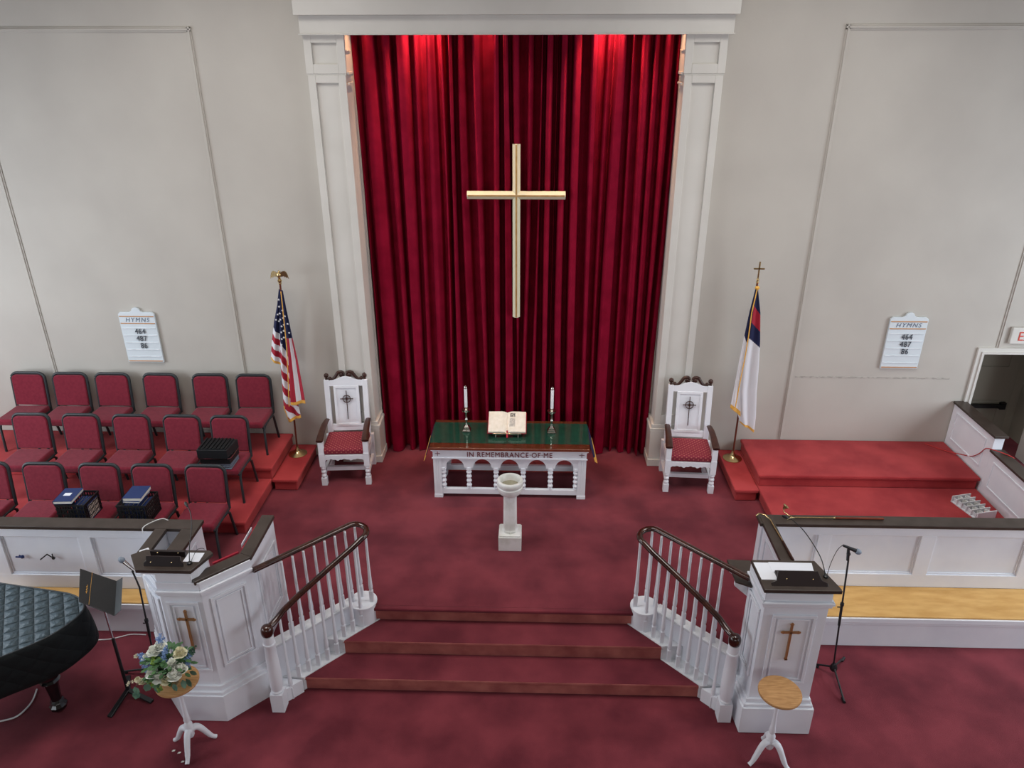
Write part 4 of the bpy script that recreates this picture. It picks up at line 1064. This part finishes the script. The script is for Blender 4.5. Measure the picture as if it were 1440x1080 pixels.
def fc(s, q, z):
    if q > .965: return 3
    if z > 2.40: return 0
    return 1 if s < .42 else (2 if s < .74 else 1)
sheet(Cv, 38, fc, 'flag_fold', t, .016, 8.755, .5, 1.3)
g = MB()
for (x, z) in ((-3.142, 2.90), (-3.147, 2.81), (-3.152, 2.72), (-3.155, 2.64), (-3.112, 2.76), (-3.116, 2.66), (-3.118, 2.57), (-3.15, 2.55), (-3.165, 2.47), (-3.13, 2.49), (-3.14, 2.40), (-3.17, 2.38), (-3.185, 2.30)): star(g, x, 8.779, z, .017)
for (x, z) in ((-3.195, 2.69), (-3.225, 2.62), (-3.19, 2.60)): star(g, x, 8.825, z, .016)
for (x, z) in ((-3.055, 2.60), (-3.05, 2.48), (-3.075, 2.70)): star(g, x, 8.735, z, .016)
g.build('star', M['flagwhite'], t)
g = MB(); g.tube([(-3.082, 8.73, 3.02), (-3.093, 8.728, 2.617), (-3.102, 8.726, 2.28), (-3.127, 8.725, 1.99), (-3.154, 8.725, 1.70), (-3.175, 8.725, 1.46)], .006, 6); g.build('gold_cord', M['fringe'], t)
g = MB(); g.lathe([(.012, 3.07), (.022, 3.09), (.018, 3.10), (.028, 3.12), (.028, 3.128), (.012, 3.14), (.016, 3.15)], (-3.118, 8.84, 0), 14); g.build('ferrule', M['brass'], t, smooth=40)
g = MB(); c = Vector((-3.118, 8.835, 3.195)); g.ball(c, .028, 12, .9, .8, 1.5); g.ball(c+Vector((.012, -.008, .048)), .016, 10); g.tube([c+Vector((.02, -.01, .048)), c+Vector((.042, -.015, .038))], [.008, .002], 6)
for s in (-1, 1):
    p = [(0, .02), (.03, .045), (.06, .052), (.082, .035), (.095, -.005), (.105, -.05), (.088, -.03), (.078, -.04), (.068, -.02), (.056, -.03), (.046, -.012), (.03, -.02), (.012, -.02)]
    g.extr(p, c+Vector((s*.01, -.005, 0)), (s, .15, 0), (0, 0, 1), (0, 1, 0), .012)
g.extr([(-.012, -.03), (.012, -.03), (.022, -.07), (-.022, -.07)], c, (1, 0, 0), (0, 0, 1), (0, 1, 0), .01)
g.build('eagle', M['brass'], t, smooth=40)
# Christian flag
t = thing('christian_flag', (2.704, 8.87, LOW), 'white flag with navy canton and gold fringe on a pole topped by a brass cross', 'flag')
flagpole(t, (2.704, 8.87, LOW), (2.692, 8.80, 3.16), 0)
Xr = [(2.682, 2.705, 3.09, 3.085), (2.652, 2.775, 2.80, 2.78), (2.628, 2.822, 2.46, 2.40), (2.60, 2.85, 2.10, 2.05), (2.61, 2.87, 1.72, 1.70), (2.66, 2.905, 1.42, 1.36), (2.726, 2.91, 1.249, 1.126)]
def fx_(s, q, z):
    if q > .97: return 3
    zz = z + .17*s
    if zz > 2.49:
        return 1 if (.28 < s < 1.0 and 2.70 < zz < 2.92 and not False) else 0
    return 2
sheet(Xr, 44, fx_, 'flag_cloth', t, .02, 8.79, 0, 1.6)
Xl = [(2.664, 2.682, 3.084, 3.09), (2.631, 2.654, 2.80, 2.80), (2.607, 2.655, 2.48, 2.45), (2.585, 2.650, 2.15, 2.15), (2.568, 2.635, 1.80, 1.80), (2.550, 2.70, 1.50, 1.37)]
sheet(Xl, 30, lambda s, q, z: 3 if q > .965 else (0 if z+.1*s > 2.49 else 2), 'flag_fold', t, .012, 8.755, 2, 1)
g = MB(); g.tube([(2.682, 8.735, 3.09), (2.654, 8.73, 2.80), (2.655, 8.73, 2.489), (2.646, 8.73, 2.19), (2.621, 8.73, 1.76), (2.61, 8.73, 1.50)], .007, 6); g.ball((2.688, 8.76, 3.10), .03, 10, 1, 1, .8); g.build('gold_cord', M['fringe'], t)
g = MB(); g.lathe([(.010, 3.14), (.02, 3.16), (.012, 3.18), (.02, 3.19), (.010, 3.21)], (2.692, 8.80, 0), 12); g.box(2.683, 2.701, 8.792, 8.808, 3.20, 3.41); g.box(2.627, 2.757, 8.792, 8.808, 3.315, 3.333); g.build('brass_cross', M['brass'], t, bevel=.002)

# ------------------------------------------------------------------ SIDE TABLES + FLOWERS
def side_table(x, y, legs, label, TZ):
    t = thing('side_table', (x, y, 0), label, 'table', 'small round oak tables')
    g = MB(); g.lathe([(.170, TZ-.028), (.178, TZ-.022), (.180, TZ-.010), (.176, TZ), (0, TZ)], (x, y, 0), 40); g.build('tabletop', M['oak'], t, smooth=30)
    g = MB(); g.lathe([(.07, TZ-.04), (.07, TZ-.028), (.022, TZ-.045), (.018, TZ-.08), (.016, .55), (.021, .40), (.03, .33), (.022, .31), (.036, .28), (.036, .15), (.028, .13), (0, .12)], (x, y, 0), 18); g.build('pedestal', M['white'], t, smooth=40)
    for a in legs:
        d = Vector((math.cos(a), math.sin(a), 0)); pts = []; rr = []
        for i in range(12):
            q = i/11; pts.append(Vector((x, y, 0)) + d*(.02+.18*q) + Vector((0, 0, .21-.19*q**1.4+.03*math.sin(q*2*PI*.9)))); rr.append(.032-.012*q if q < .8 else .019)
        pts[-1].z = .012; pts[-2].z = .022
        g = MB(); g.tube(pts, rr, 8, 1.0)
        for v in g.bm.verts: v.co.z = max(v.co.z, .001)
        g.build('leg', M['white'], t, smooth=60)
side_table(-3.03, 4.735, [R(278), R(165), R(30)], 'small round oak table on white tripod holding the flower vase', .80)
side_table(2.12, 4.755, [R(205), R(320), R(85)], 'small empty round oak table on white tripod before the right lectern', .80)
vx, vy, vz = -3.045, 4.70, .80
t = thing('flower_vase', (vx, vy, vz), 'clear glass vase of white roses and blue flowers on the round table', 'vase')
g = MB(); g.lathe([(.0, .001), (.042, .001), (.045, .006), (.050, .15), (.047, .15), (.041, .012), (0, .011)], (vx, vy, vz), 24); g.build('glass', M['vglass'], t, smooth=40)
rf = random.Random(11)
cx_, cy_, cz_ = vx, vy, vz+.27
def rose(parent, c, r, m):
    g = MB(); c = Vector(c); g.ball(c, r*.55, 10)
    r *= 1.12
    for lay, (n, rr, tilt_) in enumerate(((5, .45, .15), (7, .65, .5), (9, .85, .85), (10, 1.05, 1.25))):
        for i in range(n):
            a = 2*PI*i/n + lay*.5 + rf.random()*.3
            d = Vector((math.cos(a), math.sin(a), 0)); up = Vector((0, 0, 1))
            o = c + d*(r*rr*.55) + up*(r*(.35-.22*lay)+r*rf.uniform(-.1, .1)); tdir = None
            tl = tilt_+rf.uniform(-.25, .25); tdir = (up*math.cos(tl) + d*math.sin(tl)); sd = d.cross(up)
            pts = []
            v = [o-sd*r*.3-tdir*r*.35, o+sd*r*.3-tdir*r*.35, o+sd*r*.42+tdir*r*.2, o+sd*r*.2+tdir*r*.5, o-sd*r*.2+tdir*r*.5, o-sd*r*.42+tdir*r*.2]
            g._f([g.bm.verts.new(p) for p in v])
    g.build('rose', m, parent, recalc=False)
roses = [(-.02, -.12, .23), (.05, -.14, .22), (-.07, -.10, .24), (.10, -.10, .25), (.13, -.06, .26), (.10, .02, .33), (.05, .04, .35), (-.11, .03, .33), (-.14, .0, .31), (-.07, .06, .35)]
roses = [(-.03, -.13, .20, 0, .05), (.045, -.15, .19, 1, .042), (-.085, -.11, .23, 0, .05), (.10, -.12, .22, 0, .055), (.135, -.07, .24, 0, .05), (.11, .02, .33, 1, .05), (.065, -.06, .28, 0, .045), (-.12, .03, .33, 0, .05), (-.17, .0, .28, 0, .045), (-.075, .06, .36, 0, .05), (-.20, -.10, .12, 1, .028), (-.24, -.09, .13, 1, .025), (.17, .05, .27, 1, .02)]
for x, y, z, k, r_ in roses: rose(t, (vx+x, vy+y, vz+z), r_, M['petal2'] if k else M['petal'])
def sprig(parent, a, b, n, r_, m, nm, spread=.03):
    g = MB(); a = Vector(a); b = Vector(b)
    for i in range(n):
        q = i/(n-1); p = a.lerp(b, q)+Vector((rf.uniform(-1, 1), rf.uniform(-1, 1), rf.uniform(-1, 1)))*spread
        for k in range(5):
            an = 2*PI*k/5+rf.random(); dd = Vector((math.cos(an), math.sin(an)*.5, math.sin(an)*.8))*r_
            s_ = Vector((-dd.z, 0, dd.x))*.45
            g._f([g.bm.verts.new(p), g.bm.verts.new(p+dd*.7+s_), g.bm.verts.new(p+dd*1.25), g.bm.verts.new(p+dd*.7-s_)])
    g.build(nm, m, parent, recalc=False)
V0 = Vector((vx, vy, vz))
for a, b, n in (((-.08, .03, .26), (-.06, .08, .46), 34), ((-.03, -.02, .24), (-.02, .03, .36), 26), ((-.10, -.02, .24), (-.20, .0, .30), 22), ((-.19, -.02, .24), (-.24, .02, .29), 14), ((.16, -.02, .22), (.17, .05, .30), 22), ((-.20, -.04, .20), (-.15, -.02, .26), 12)):
    sprig(t, V0+Vector(a), V0+Vector(b), n, .016, M['bluepetal'], 'blue_flower', .022)
for a, b, n in (((-.15, -.1, .15), (-.29, -.14, .14), 9), ((-.26, .02, .27), (-.29, .02, .28), 6)):
    sprig(t, V0+Vector(a), V0+Vector(b), n, .014, M['petal2'], 'cream_bud', .012)
def leaf(g, c, d, w, up=Vector((0, 0, 1))):
    c = Vector(c); d = Vector(d); s_ = d.cross(up).normalized()*w; m1 = c+d*.5
    g._f([g.bm.verts.new(c), g.bm.verts.new(c+d*.3+s_), g.bm.verts.new(c+d*.7+s_*.9), g.bm.verts.new(c+d), g.bm.verts.new(c+d*.7-s_*.9), g.bm.verts.new(c+d*.3-s_)])
g = MB()
for i in range(230):
    a = rf.uniform(0, 2*PI); rr = rf.uniform(.02, .17); c = V0+Vector((rr*math.cos(a), rr*math.sin(a), .155+rf.uniform(0, .15)))
    leaf(g, c, (math.cos(a)*.055, math.sin(a)*.055, rf.uniform(-.03, .05)), .016)
g.build('foliage', M['leaf'], t, recalc=False)
g = MB()
for c, d in (((-.07, -.11, .10), (.0, -.02, -.08)), ((.07, -.12, .12), (.04, -.03, -.05)), ((-.23, -.15, .06), (-.02, -.02, -.07)), ((-.25, -.14, .10), (.03, -.02, -.07)), ((.18, -.10, .16), (.05, -.03, -.06)), ((.20, -.06, .20), (.06, 0, -.03)), ((-.12, -.14, .14), (-.03, -.02, -.07)), ((.16, -.12, .17), (.03, -.04, -.06))):
    leaf(g, V0+Vector(c), d, .032, Vector((0, 1, .2)))
for i in range(50):
    q = rf.random(); c = V0+Vector((.12+.10*q, .02+.06*rf.random(), .22+.12*q)); a = rf.uniform(0, 2*PI); leaf(g, c, (math.cos(a)*.03, 0, math.sin(a)*.03), .010, Vector((0, 1, 0)))
g.build('eucalyptus', M['leaf2'], t, recalc=False)
g = MB()
for c in ((-.10, -.02, .29), (-.06, -.01, .27), (-.09, -.06, .27), (-.14, -.12, .14), (-.03, -.16, .11), (-.11, -.13, .12)):
    for k in range(7): g.ball(V0+Vector(c)+Vector((rf.uniform(-.02, .02), rf.uniform(-.015, .015), rf.uniform(-.02, .02))), .012, 6)
g.build('green_bud', M['lime'], t)
g = MB()
for i in range(14):
    a = rf.uniform(0, 2*PI); g.tube([V0+Vector((.02*math.cos(a), .02*math.sin(a), .02)), V0+Vector((.03*math.cos(a+2.5), .03*math.sin(a+2.5), .13)), V0+Vector((.10*math.cos(a+2.5), .10*math.sin(a+2.5), .24))], .0025, 5)
g.tube([V0+Vector((-.03, -.02, .13)), V0+Vector((-.14, -.08, .17)), V0+Vector((-.23, -.15, .12)), V0+Vector((-.235, -.16, .05))], .002, 5)
g.build('stem', M['leaf'], t)

# ------------------------------------------------------------------ MUSIC STAND
t = thing('music_stand', (-3.895, 5.289, 0), 'black music stand with tilted desk between the covered piano and left pulpit', 'music stand')
g = MB()
a, b, c, d = Vector((-3.672, 5.082, 1.18)), Vector((-3.894, 5.548, 1.18)), Vector((-4.226, 5.59-.02, 1.30)), Vector((-3.985, 5.12, 1.30))
nrm = (b-a).cross(d-a).normalized(); 
if nrm.z < 0: nrm = -nrm
def quad(g, q, n, t_): 
    A_ = [g.bm.verts.new(p) for p in q]; B_ = [g.bm.verts.new(p+n*t_) for p in q]
    g._f(A_); g._f(list(reversed(B_)))
    for i in range(4): g._f([A_[i], A_[(i+1) % 4], B_[(i+1) % 4], B_[i]])
quad(g, [a, b, c, d], nrm, .005); g.build('desk', M['black'], t, bevel=.002)
lip = Vector((.055, .025, .035))
g = MB(); quad(g, [a, b, b+lip-(b-a)*.03, a+lip+(b-a)*.03], nrm, .004); g.build('lip', M['frame'], t)
rs = MB(); e1 = (d-a); e2 = (b-a)
for k in range(9):
    p = a+e1*.82+e2*(.30+.028*k)+nrm*.0055; rs.bar(p, p+e2*.018+e1*(.02*math.sin(k*2.3)), .006, .001, nrm)
rs.bar(a+e1*.72+e2*.02+nrm*.0055, a+e1*.72+e2*.98+nrm*.0055, .002, .001, nrm)
rs.build('gilt_script', M['fringe'], t)
g = MB(); g.tube([(-3.895, 5.289, .60), (-3.915, 5.31, 1.20)], .009, 10); g.build('inner_tube', M['chrome'], t, smooth=60)
g = MB(); g.tube([(-3.895, 5.289, .06), (-3.895, 5.289, .72)], .015, 10); g.build('post', M['black'], t, smooth=60)
MB().box(-3.95, -3.87, 5.28, 5.36, 1.185, 1.215).build('tilt_joint', M['black'], t)
for p in ((-3.95, 5.02), (-3.63, 5.21), (-4.02, 5.52)):
    g = MB(); g.bar((-3.895, 5.289, .075), (p[0], p[1], .012), .045, .022); g.build('leg', M['black'], t, bevel=.004)

# ------------------------------------------------------------------ MIC STANDS
def mic_stand(base, hub, feet, post_top, extra_pts, label):
    t = thing('microphone_stand', base, label, 'microphone stand', 'black microphone stands')
    g = MB(); g.tube([Vector(base)+Vector((0, 0, .05)), post_top], .0085, 10); g.build('post', M['black'], t, smooth=60)
    g = MB(); b = Vector(base); m_ = b.lerp(Vector(post_top), .62); g.tube([b.lerp(Vector(post_top), .45), m_], .013, 10); g.tube([m_, m_+Vector((0, 0, .03))], .018, 10); g.tube([m_+Vector((-.04, 0, -.02)), m_+Vector((.0, 0, -.02))], .006, 6); g.build('clutch', M['black'], t, smooth=60)
    g = MB(); g.lathe([(.02, 0), (.035, .02), (.035, .05), (.02, .09)], b+Vector((0, 0, hub)), 14); g.build('hub', M['black'], t, smooth=40)
    for f in feet:
        g = MB(); g.tube([b+Vector((0, 0, hub+.05)), Vector((f[0], f[1], .02))], .010, 8); g.build('leg', M['black'], t, smooth=60)
        d = (Vector((f[0], f[1], .02))-b).normalized(); g = MB(); g.tube([Vector((f[0], f[1], .015))-d*.05, Vector((f[0], f[1], .015))+d*.01], .014, 8); g.build('rubber_foot', M['blackp'], t, smooth=60)
    if extra_pts: g = MB(); g.tube(extra_pts, .008, 8); g.build('boom', M['black'], t, smooth=60)
    return t
def mic(a, b, label, m1=None):
    t = thing('microphone', a, label, 'microphone', 'handheld microphones on stands')
    a = Vector(a); b = Vector(b); d = (b-a).normalized(); L = (b-a).length
    g = MB(); g.tube([a, a+d*.13], [.011, .019], 12); g.build('handle', m1 or M['black'], t, smooth=60)
    g = MB(); g.tube([a+d*.13, a+d*.14, a+d*.155, a+d*.175, a+d*.188], [.019, .026, .028, .022, .008], 14); g.build('grille', M['grey'], t, smooth=60)
    return t
sR = mic_stand((3.04, 5.74, 0), .06, [(3.03, 5.39), (3.235, 5.956), (2.90, 5.86)], (2.95, 5.75, 1.42), None, 'black microphone stand beside the right lectern')
mR = mic((2.875, 5.75, 1.575), (3.05, 5.74, 1.50), 'handheld microphone on the stand beside the right lectern')
g = MB(); g.tube(sm3([(2.87, 5.755, 1.575), (2.83, 5.76, 1.50), (2.80, 5.77, 1.30), (2.80, 5.77, 1.05), (2.84, 5.76, .95), (2.78, 5.76, .80)]), .003, 6); g.build('cable', M['black'], mR)
g = MB(); g.ball((2.94, 5.75, 1.48), .02, 8); g.tube([(2.945, 5.75, 1.41), (2.93, 5.75, 1.53)], .014, 10); g.build('clip', M['black'], sR)
mic_stand((-3.74, 5.56, 0), .04, [(-4.10, 5.57), (-3.60, 5.30), (-3.60, 5.80)], (-3.655, 5.50, 1.16), [(-3.655, 5.50, 1.15), (-3.66, 5.49, 1.25), (-3.67, 5.48, 1.36)], 'black microphone stand between the music stand and left pulpit')
mic((-3.645, 5.48, 1.36), (-3.785, 5.50, 1.505), 'silver-handled microphone on the stand left of the left pulpit', M['chrome'])

# ------------------------------------------------------------------ PIANO
t = thing('grand_piano', (-4.8, 5.0, 0), 'grand piano under a quilted black cover at the left edge', 'piano')
ctl = [(-5.9, 5.84), (-5.17, 5.705), (-4.55, 5.60), (-4.36, 5.555), (-4.22, 5.47), (-4.145, 5.34), (-4.175, 5.18), (-4.29, 4.975), (-4.53, 4.755), (-4.9, 4.50), (-5.4, 4.2), (-6.0, 3.95)]
def smoothp(p, n=6):
    out = []
    for i in range(len(p)-1):
        p0 = p[max(i-1, 0)]; p1 = p[i]; p2 = p[i+1]; p3 = p[min(i+2, len(p)-1)]
        for k in range(n):
            q = k/n; out.append(tuple(.5*((2*p1[j])+(-p0[j]+p2[j])*q+(2*p0[j]-5*p1[j]+4*p2[j]-p3[j])*q*q+(-p0[j]+3*p1[j]-3*p2[j]+p3[j])*q**3) for j in (0, 1)))
    out.append(p[-1]); return out
O = smoothp(ctl)
def uvbuild(bm, name, m, parent, uvf, smooth=True):
    uv = bm.loops.layers.uv.new('UVMap')
    for f in bm.faces:
        f.smooth = smooth
        for l in f.loops: l[uv].uv = uvf(l.vert.co, l.vert.index)
    w = wloc(parent)
    for v in bm.verts: v.co -= w
    me = bpy.data.meshes.new(name); bm.to_mesh(me); bm.free(); me.materials.append(m); o = bpy.data.objects.new(name, me); COL.objects.link(o); o.parent = parent; return o
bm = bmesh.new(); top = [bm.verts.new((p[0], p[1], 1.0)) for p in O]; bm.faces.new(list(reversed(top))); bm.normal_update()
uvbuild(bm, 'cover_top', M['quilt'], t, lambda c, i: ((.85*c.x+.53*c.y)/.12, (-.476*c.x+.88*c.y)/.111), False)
bm = bmesh.new(); L = [0.0]
for i in range(1, len(O)): L.append(L[-1]+math.dist(O[i], O[i-1]))
rows_ = []; lookup = {}
for j in range(9):
    q = j/8; z = 1.0-.385*q; row = []
    for i, p in enumerate(O):
        i0, i1 = max(i-1, 0), min(i+1, len(O)-1); dx, dy = O[i1][0]-O[i0][0], O[i1][1]-O[i0][1]; n_ = math.hypot(dx, dy); nx_, ny_ = -dy/n_, dx/n_
        off = .012*math.sin(q*PI)+.045*q**1.2+.008*math.sin(L[i]*9)*q
        v = bm.verts.new((p[0]+nx_*off, p[1]+ny_*off, z)); lookup[v] = (L[i], z); row.append(v)
    rows_.append(row)
bm.verts.index_update(); idx = {v.index: lookup[v] for v in lookup}
for a, b in zip(rows_, rows_[1:]):
    for k in range(len(O)-1): bm.faces.new((a[k], b[k], b[k+1], a[k+1]))
bm.normal_update(); bm.verts.index_update()
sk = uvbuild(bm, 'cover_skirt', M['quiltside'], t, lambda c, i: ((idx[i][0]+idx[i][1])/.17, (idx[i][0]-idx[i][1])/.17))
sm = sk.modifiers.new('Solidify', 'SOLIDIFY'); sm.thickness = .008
g = MB(); g.tube([(p[0], p[1], 1.002) for p in O], .007, 8); g.build('piping', M['frame'], t, smooth=60)
g = MB()
inner = [(p[0]*1.0-.05 if p[0] > -5.8 else p[0], p[1]) for p in O]
g.prism([(p[0]-.06, 5.1+(p[1]-5.1)*.88) for p in O], .66, .98); g.build('case', M['gloss'], t)
lx, ly = -4.47, 5.10
g = MB(); g.lathe([(.035, .0), (.055, .02), (.075, .05), (.078, .08), (.06, .10), (.05, .115), (.062, .13), (.048, .15), (.048, .19), (.06, .33), (.066, .36), (.08, .37), (.09, .39), (.075, .41), (.095, .44), (.105, .52), (.105, .58), (.11, .66)], (lx, ly, 0), 10)
g.build('leg', M['gloss'], t, smooth=25)
t = thing('power_cable', (-4.84, 5.1, 0), 'white cable curving on the carpet beneath the piano', 'cable')
g = MB(); g.tube(sm3([(-5.05, 4.93, .006), (-4.956, 4.948, .006), (-4.84, 5.0, .006), (-4.80, 5.10, .006), (-4.80, 5.203, .006), (-4.84, 5.334, .006)]), .008, 6); g.build('wire', M['cable_w'], t, smooth=60)
t = thing('power_cable', (-4.4, 6.1, 0), 'white cable on the carpet along the left choir base', 'cable')
g = MB(); g.tube(sm3([(-5.0, 5.98, .006), (-4.78, 6.0, .006), (-4.5, 6.02, .006), (-4.38, 6.06, .006), (-4.28, 6.10, .006), (-4.12, 6.10, .006)]), .006, 6); g.build('wire', M['cable_w'], t, smooth=60)
t = thing('hanging_cable', (-3.85, 6.35, CH), 'white cable looped over the left choir rail cap near the pulpit', 'cable')
g = MB(); g.tube(sm3([(-3.80, 6.46, CH+.006), (-3.86, 6.45, CH+.03), (-3.96, 6.38, CH+.02), (-4.0, 6.315, CH+.006), (-4.0, 6.30, CH-.05)]), .005, 6); g.build('wire', M['cable_w'], t, smooth=60)
# clips on choir rail
t = thing('rail_clip', (-5.43, 6.36, .82), 'small blue clip on the left choir rail panel', 'clip')
g = MB(); g.bar((-5.48, 6.355, .81), (-5.38, 6.34, .815), .012, .012); g.ball((-5.40, 6.345, .82), .02, 8); g.bar((-5.43, 6.345, .84), (-5.40, 6.345, .81), .012, .01); g.build('jaw', M['bluebook'], t)
t = thing('rail_clip', (-5.12, 6.36, .82), 'black swing-arm clip on the left choir rail panel', 'clip')
g = MB(); g.bar((-5.20, 6.33, .80), (-5.11, 6.33, .87), .014, .012); g.bar((-5.11, 6.33, .87), (-5.07, 6.34, .82), .008, .008); g.bar((-5.065, 6.34, .80), (-5.055, 6.33, .875), .010, .010); g.ball((-5.065, 6.345, .81), .018, 8); g.build('arm', M['black'], t)
# scraps on the floor
for i, (x, y) in enumerate(((-3.20, 4.67), (-3.14, 4.65), (-3.07, 4.56))):
    g = MB(); g.prism([(x, y), (x+.022, y+.004), (x+.026, y+.018), (x+.004, y+.016)], .001, .006)
    tag(g.build('petal_scrap', M['petal']), 'tiny fallen white petal on the carpet beside the flower table', 'petal', 'fallen petals')

# ------------------------------------------------------------------ LIGHT
WP = (15, 45, 150, 165); RP = 140
def area(name, loc, target, size, power, col, sy=None, spread=180):
    l = bpy.data.lights.new(name, 'AREA'); l.energy = power; l.color = col; l.shape = 'RECTANGLE'; l.size = size; l.size_y = sy or size; l.spread = R(spread)
    o = bpy.data.objects.new(name, l); COL.objects.link(o); o.location = loc
    o.rotation_euler = (Vector(target)-Vector(loc)).to_track_quat('-Z', 'Y').to_euler(); return o
for x_ in (-3.2, 2.8): area('ceiling_light', (x_, 6.0, 7.9), (x_*.9, 7.2, 0), 2.6, 95, (1.0, .97, .93), 2.6, 120)  # unseen area lights added to brighten carpets and other level surfaces
# closed room: ceiling, side walls with tall windows, rear wall
struct(MB().box(-9.2, 9.2, -7.2, 10.2, 8.2, 8.3).build('ceiling', M['ceil']))
struct(MB().box(-9.2, 9.2, -7.2, .5, -0.1, 0).build('floor_nave', M['carpet']))
struct(MB().box(-9.2, 9.2, -7.3, -7.2, 0, 8.2).build('wall_rear', M['wall']))
for s_, nm in ((-1, 'left'), (1, 'right')):
    g = MB(); xa, xb = sorted((s_*9.0, s_*9.15)); wins = [(-5.2, -3.6), (-1.6, 0.0), (2.2, 4.2), (5.4, 7.2)]
    g.box(xa, xb, -7.2, 10.2, 0, 1.3); g.box(xa, xb, -7.2, 10.2, 5.2, 8.2)
    ys = [-7.2]+[v for q in wins for v in q]+[10.2]
    for k in range(0, len(ys), 2): g.box(xa, xb, ys[k], ys[k+1], 1.3, 5.2)
    struct(g.build('wall_'+nm, M['wall']))
    for k, (ya, yb) in enumerate(wins):
        g = MB()
        for q in range(4): yy = ya+(yb-ya)*q/3; g.box(xa, xb, yy-.03, yy+.03, 1.3, 5.2)
        for q in range(7): zz = 1.3+3.9*q/6; g.box(xa+.02, xb-.02, ya, yb, zz-.02, zz+.02)
        struct(g.build('window_%d' % (k+1+(4 if s_ > 0 else 0)), M['white']))
        area('window_light', (s_*8.9, (ya+yb)/2, 3.2), (s_*8.9-s_*3, (ya+yb)/2+1.0, 2.4), yb-ya, WP[k], (0.84, 0.92, 1.0), 3.4)
area('rear_window_light', (0, -6.9, 5.4), (0, 8, 2.0), 7, RP, (1.0, 0.98, 0.95), 2.5)
for x, p in ((-1.22, 620), (-.55, 190), (.86, 680)):
    l = bpy.data.lights.new('recess_lamp', 'SPOT'); l.energy = p; l.color = (1.0, .55, .30); l.spot_size = R(84); l.spot_blend = .8; l.shadow_soft_size = .05
    o = bpy.data.objects.new('recess_lamp', l); COL.objects.link(o); o.location = (x, 9.10, 6.28); o.rotation_euler = (Vector((x, 9.30, 5.4))-Vector((x, 9.10, 6.28))).to_track_quat('-Z', 'Y').to_euler()
for x, tx in ((-1.80, -2.11), (1.33, 1.64)):  # spots added to warm the jamb tops where the recess lamps fall short
    l = bpy.data.lights.new('jamb_lamp', 'SPOT'); l.energy = 75; l.color = (1.0, .50, .26); l.spot_size = R(60); l.spot_blend = .9; l.shadow_soft_size = .04
    o = bpy.data.objects.new('jamb_lamp', l); COL.objects.link(o); o.location = (x, 9.08, 6.25); o.rotation_euler = (Vector((tx, 9.10, 5.3))-Vector((x, 9.08, 6.25))).to_track_quat('-Z', 'Y').to_euler()
w = bpy.data.worlds.new('World'); S.world = w; w.use_nodes = True
w.node_tree.nodes['Background'].inputs['Color'].default_value = (0.86, 0.92, 1.0, 1); w.node_tree.nodes['Background'].inputs['Strength'].default_value = .55

# ------------------------------------------------------------------ CAMERA
p, y, r = R(24.55), R(1.7), R(-.1)
fw = Vector((-math.sin(y)*math.cos(p), math.cos(y)*math.cos(p), -math.sin(p)))
rt = Vector((math.cos(y), math.sin(y), 0)); up = rt.cross(fw)
rt2 = rt*math.cos(r)+up*math.sin(r); up2 = -rt*math.sin(r)+up*math.cos(r)
cam = bpy.data.cameras.new('camera'); cam.sensor_width = 36; cam.lens = 1056/1440*36; cam.clip_start = .05
co = bpy.data.objects.new('camera', cam); COL.objects.link(co)
mw = Matrix((rt2, up2, -fw)).transposed().to_4x4(); mw.translation = (0, 0, H); co.matrix_world = mw
S.camera = co
S.view_settings.view_transform = 'Standard'; S.view_settings.look = 'None'; S.view_settings.exposure = 0.06; S.view_settings.gamma = 1.0
S.view_settings.use_curve_mapping = False
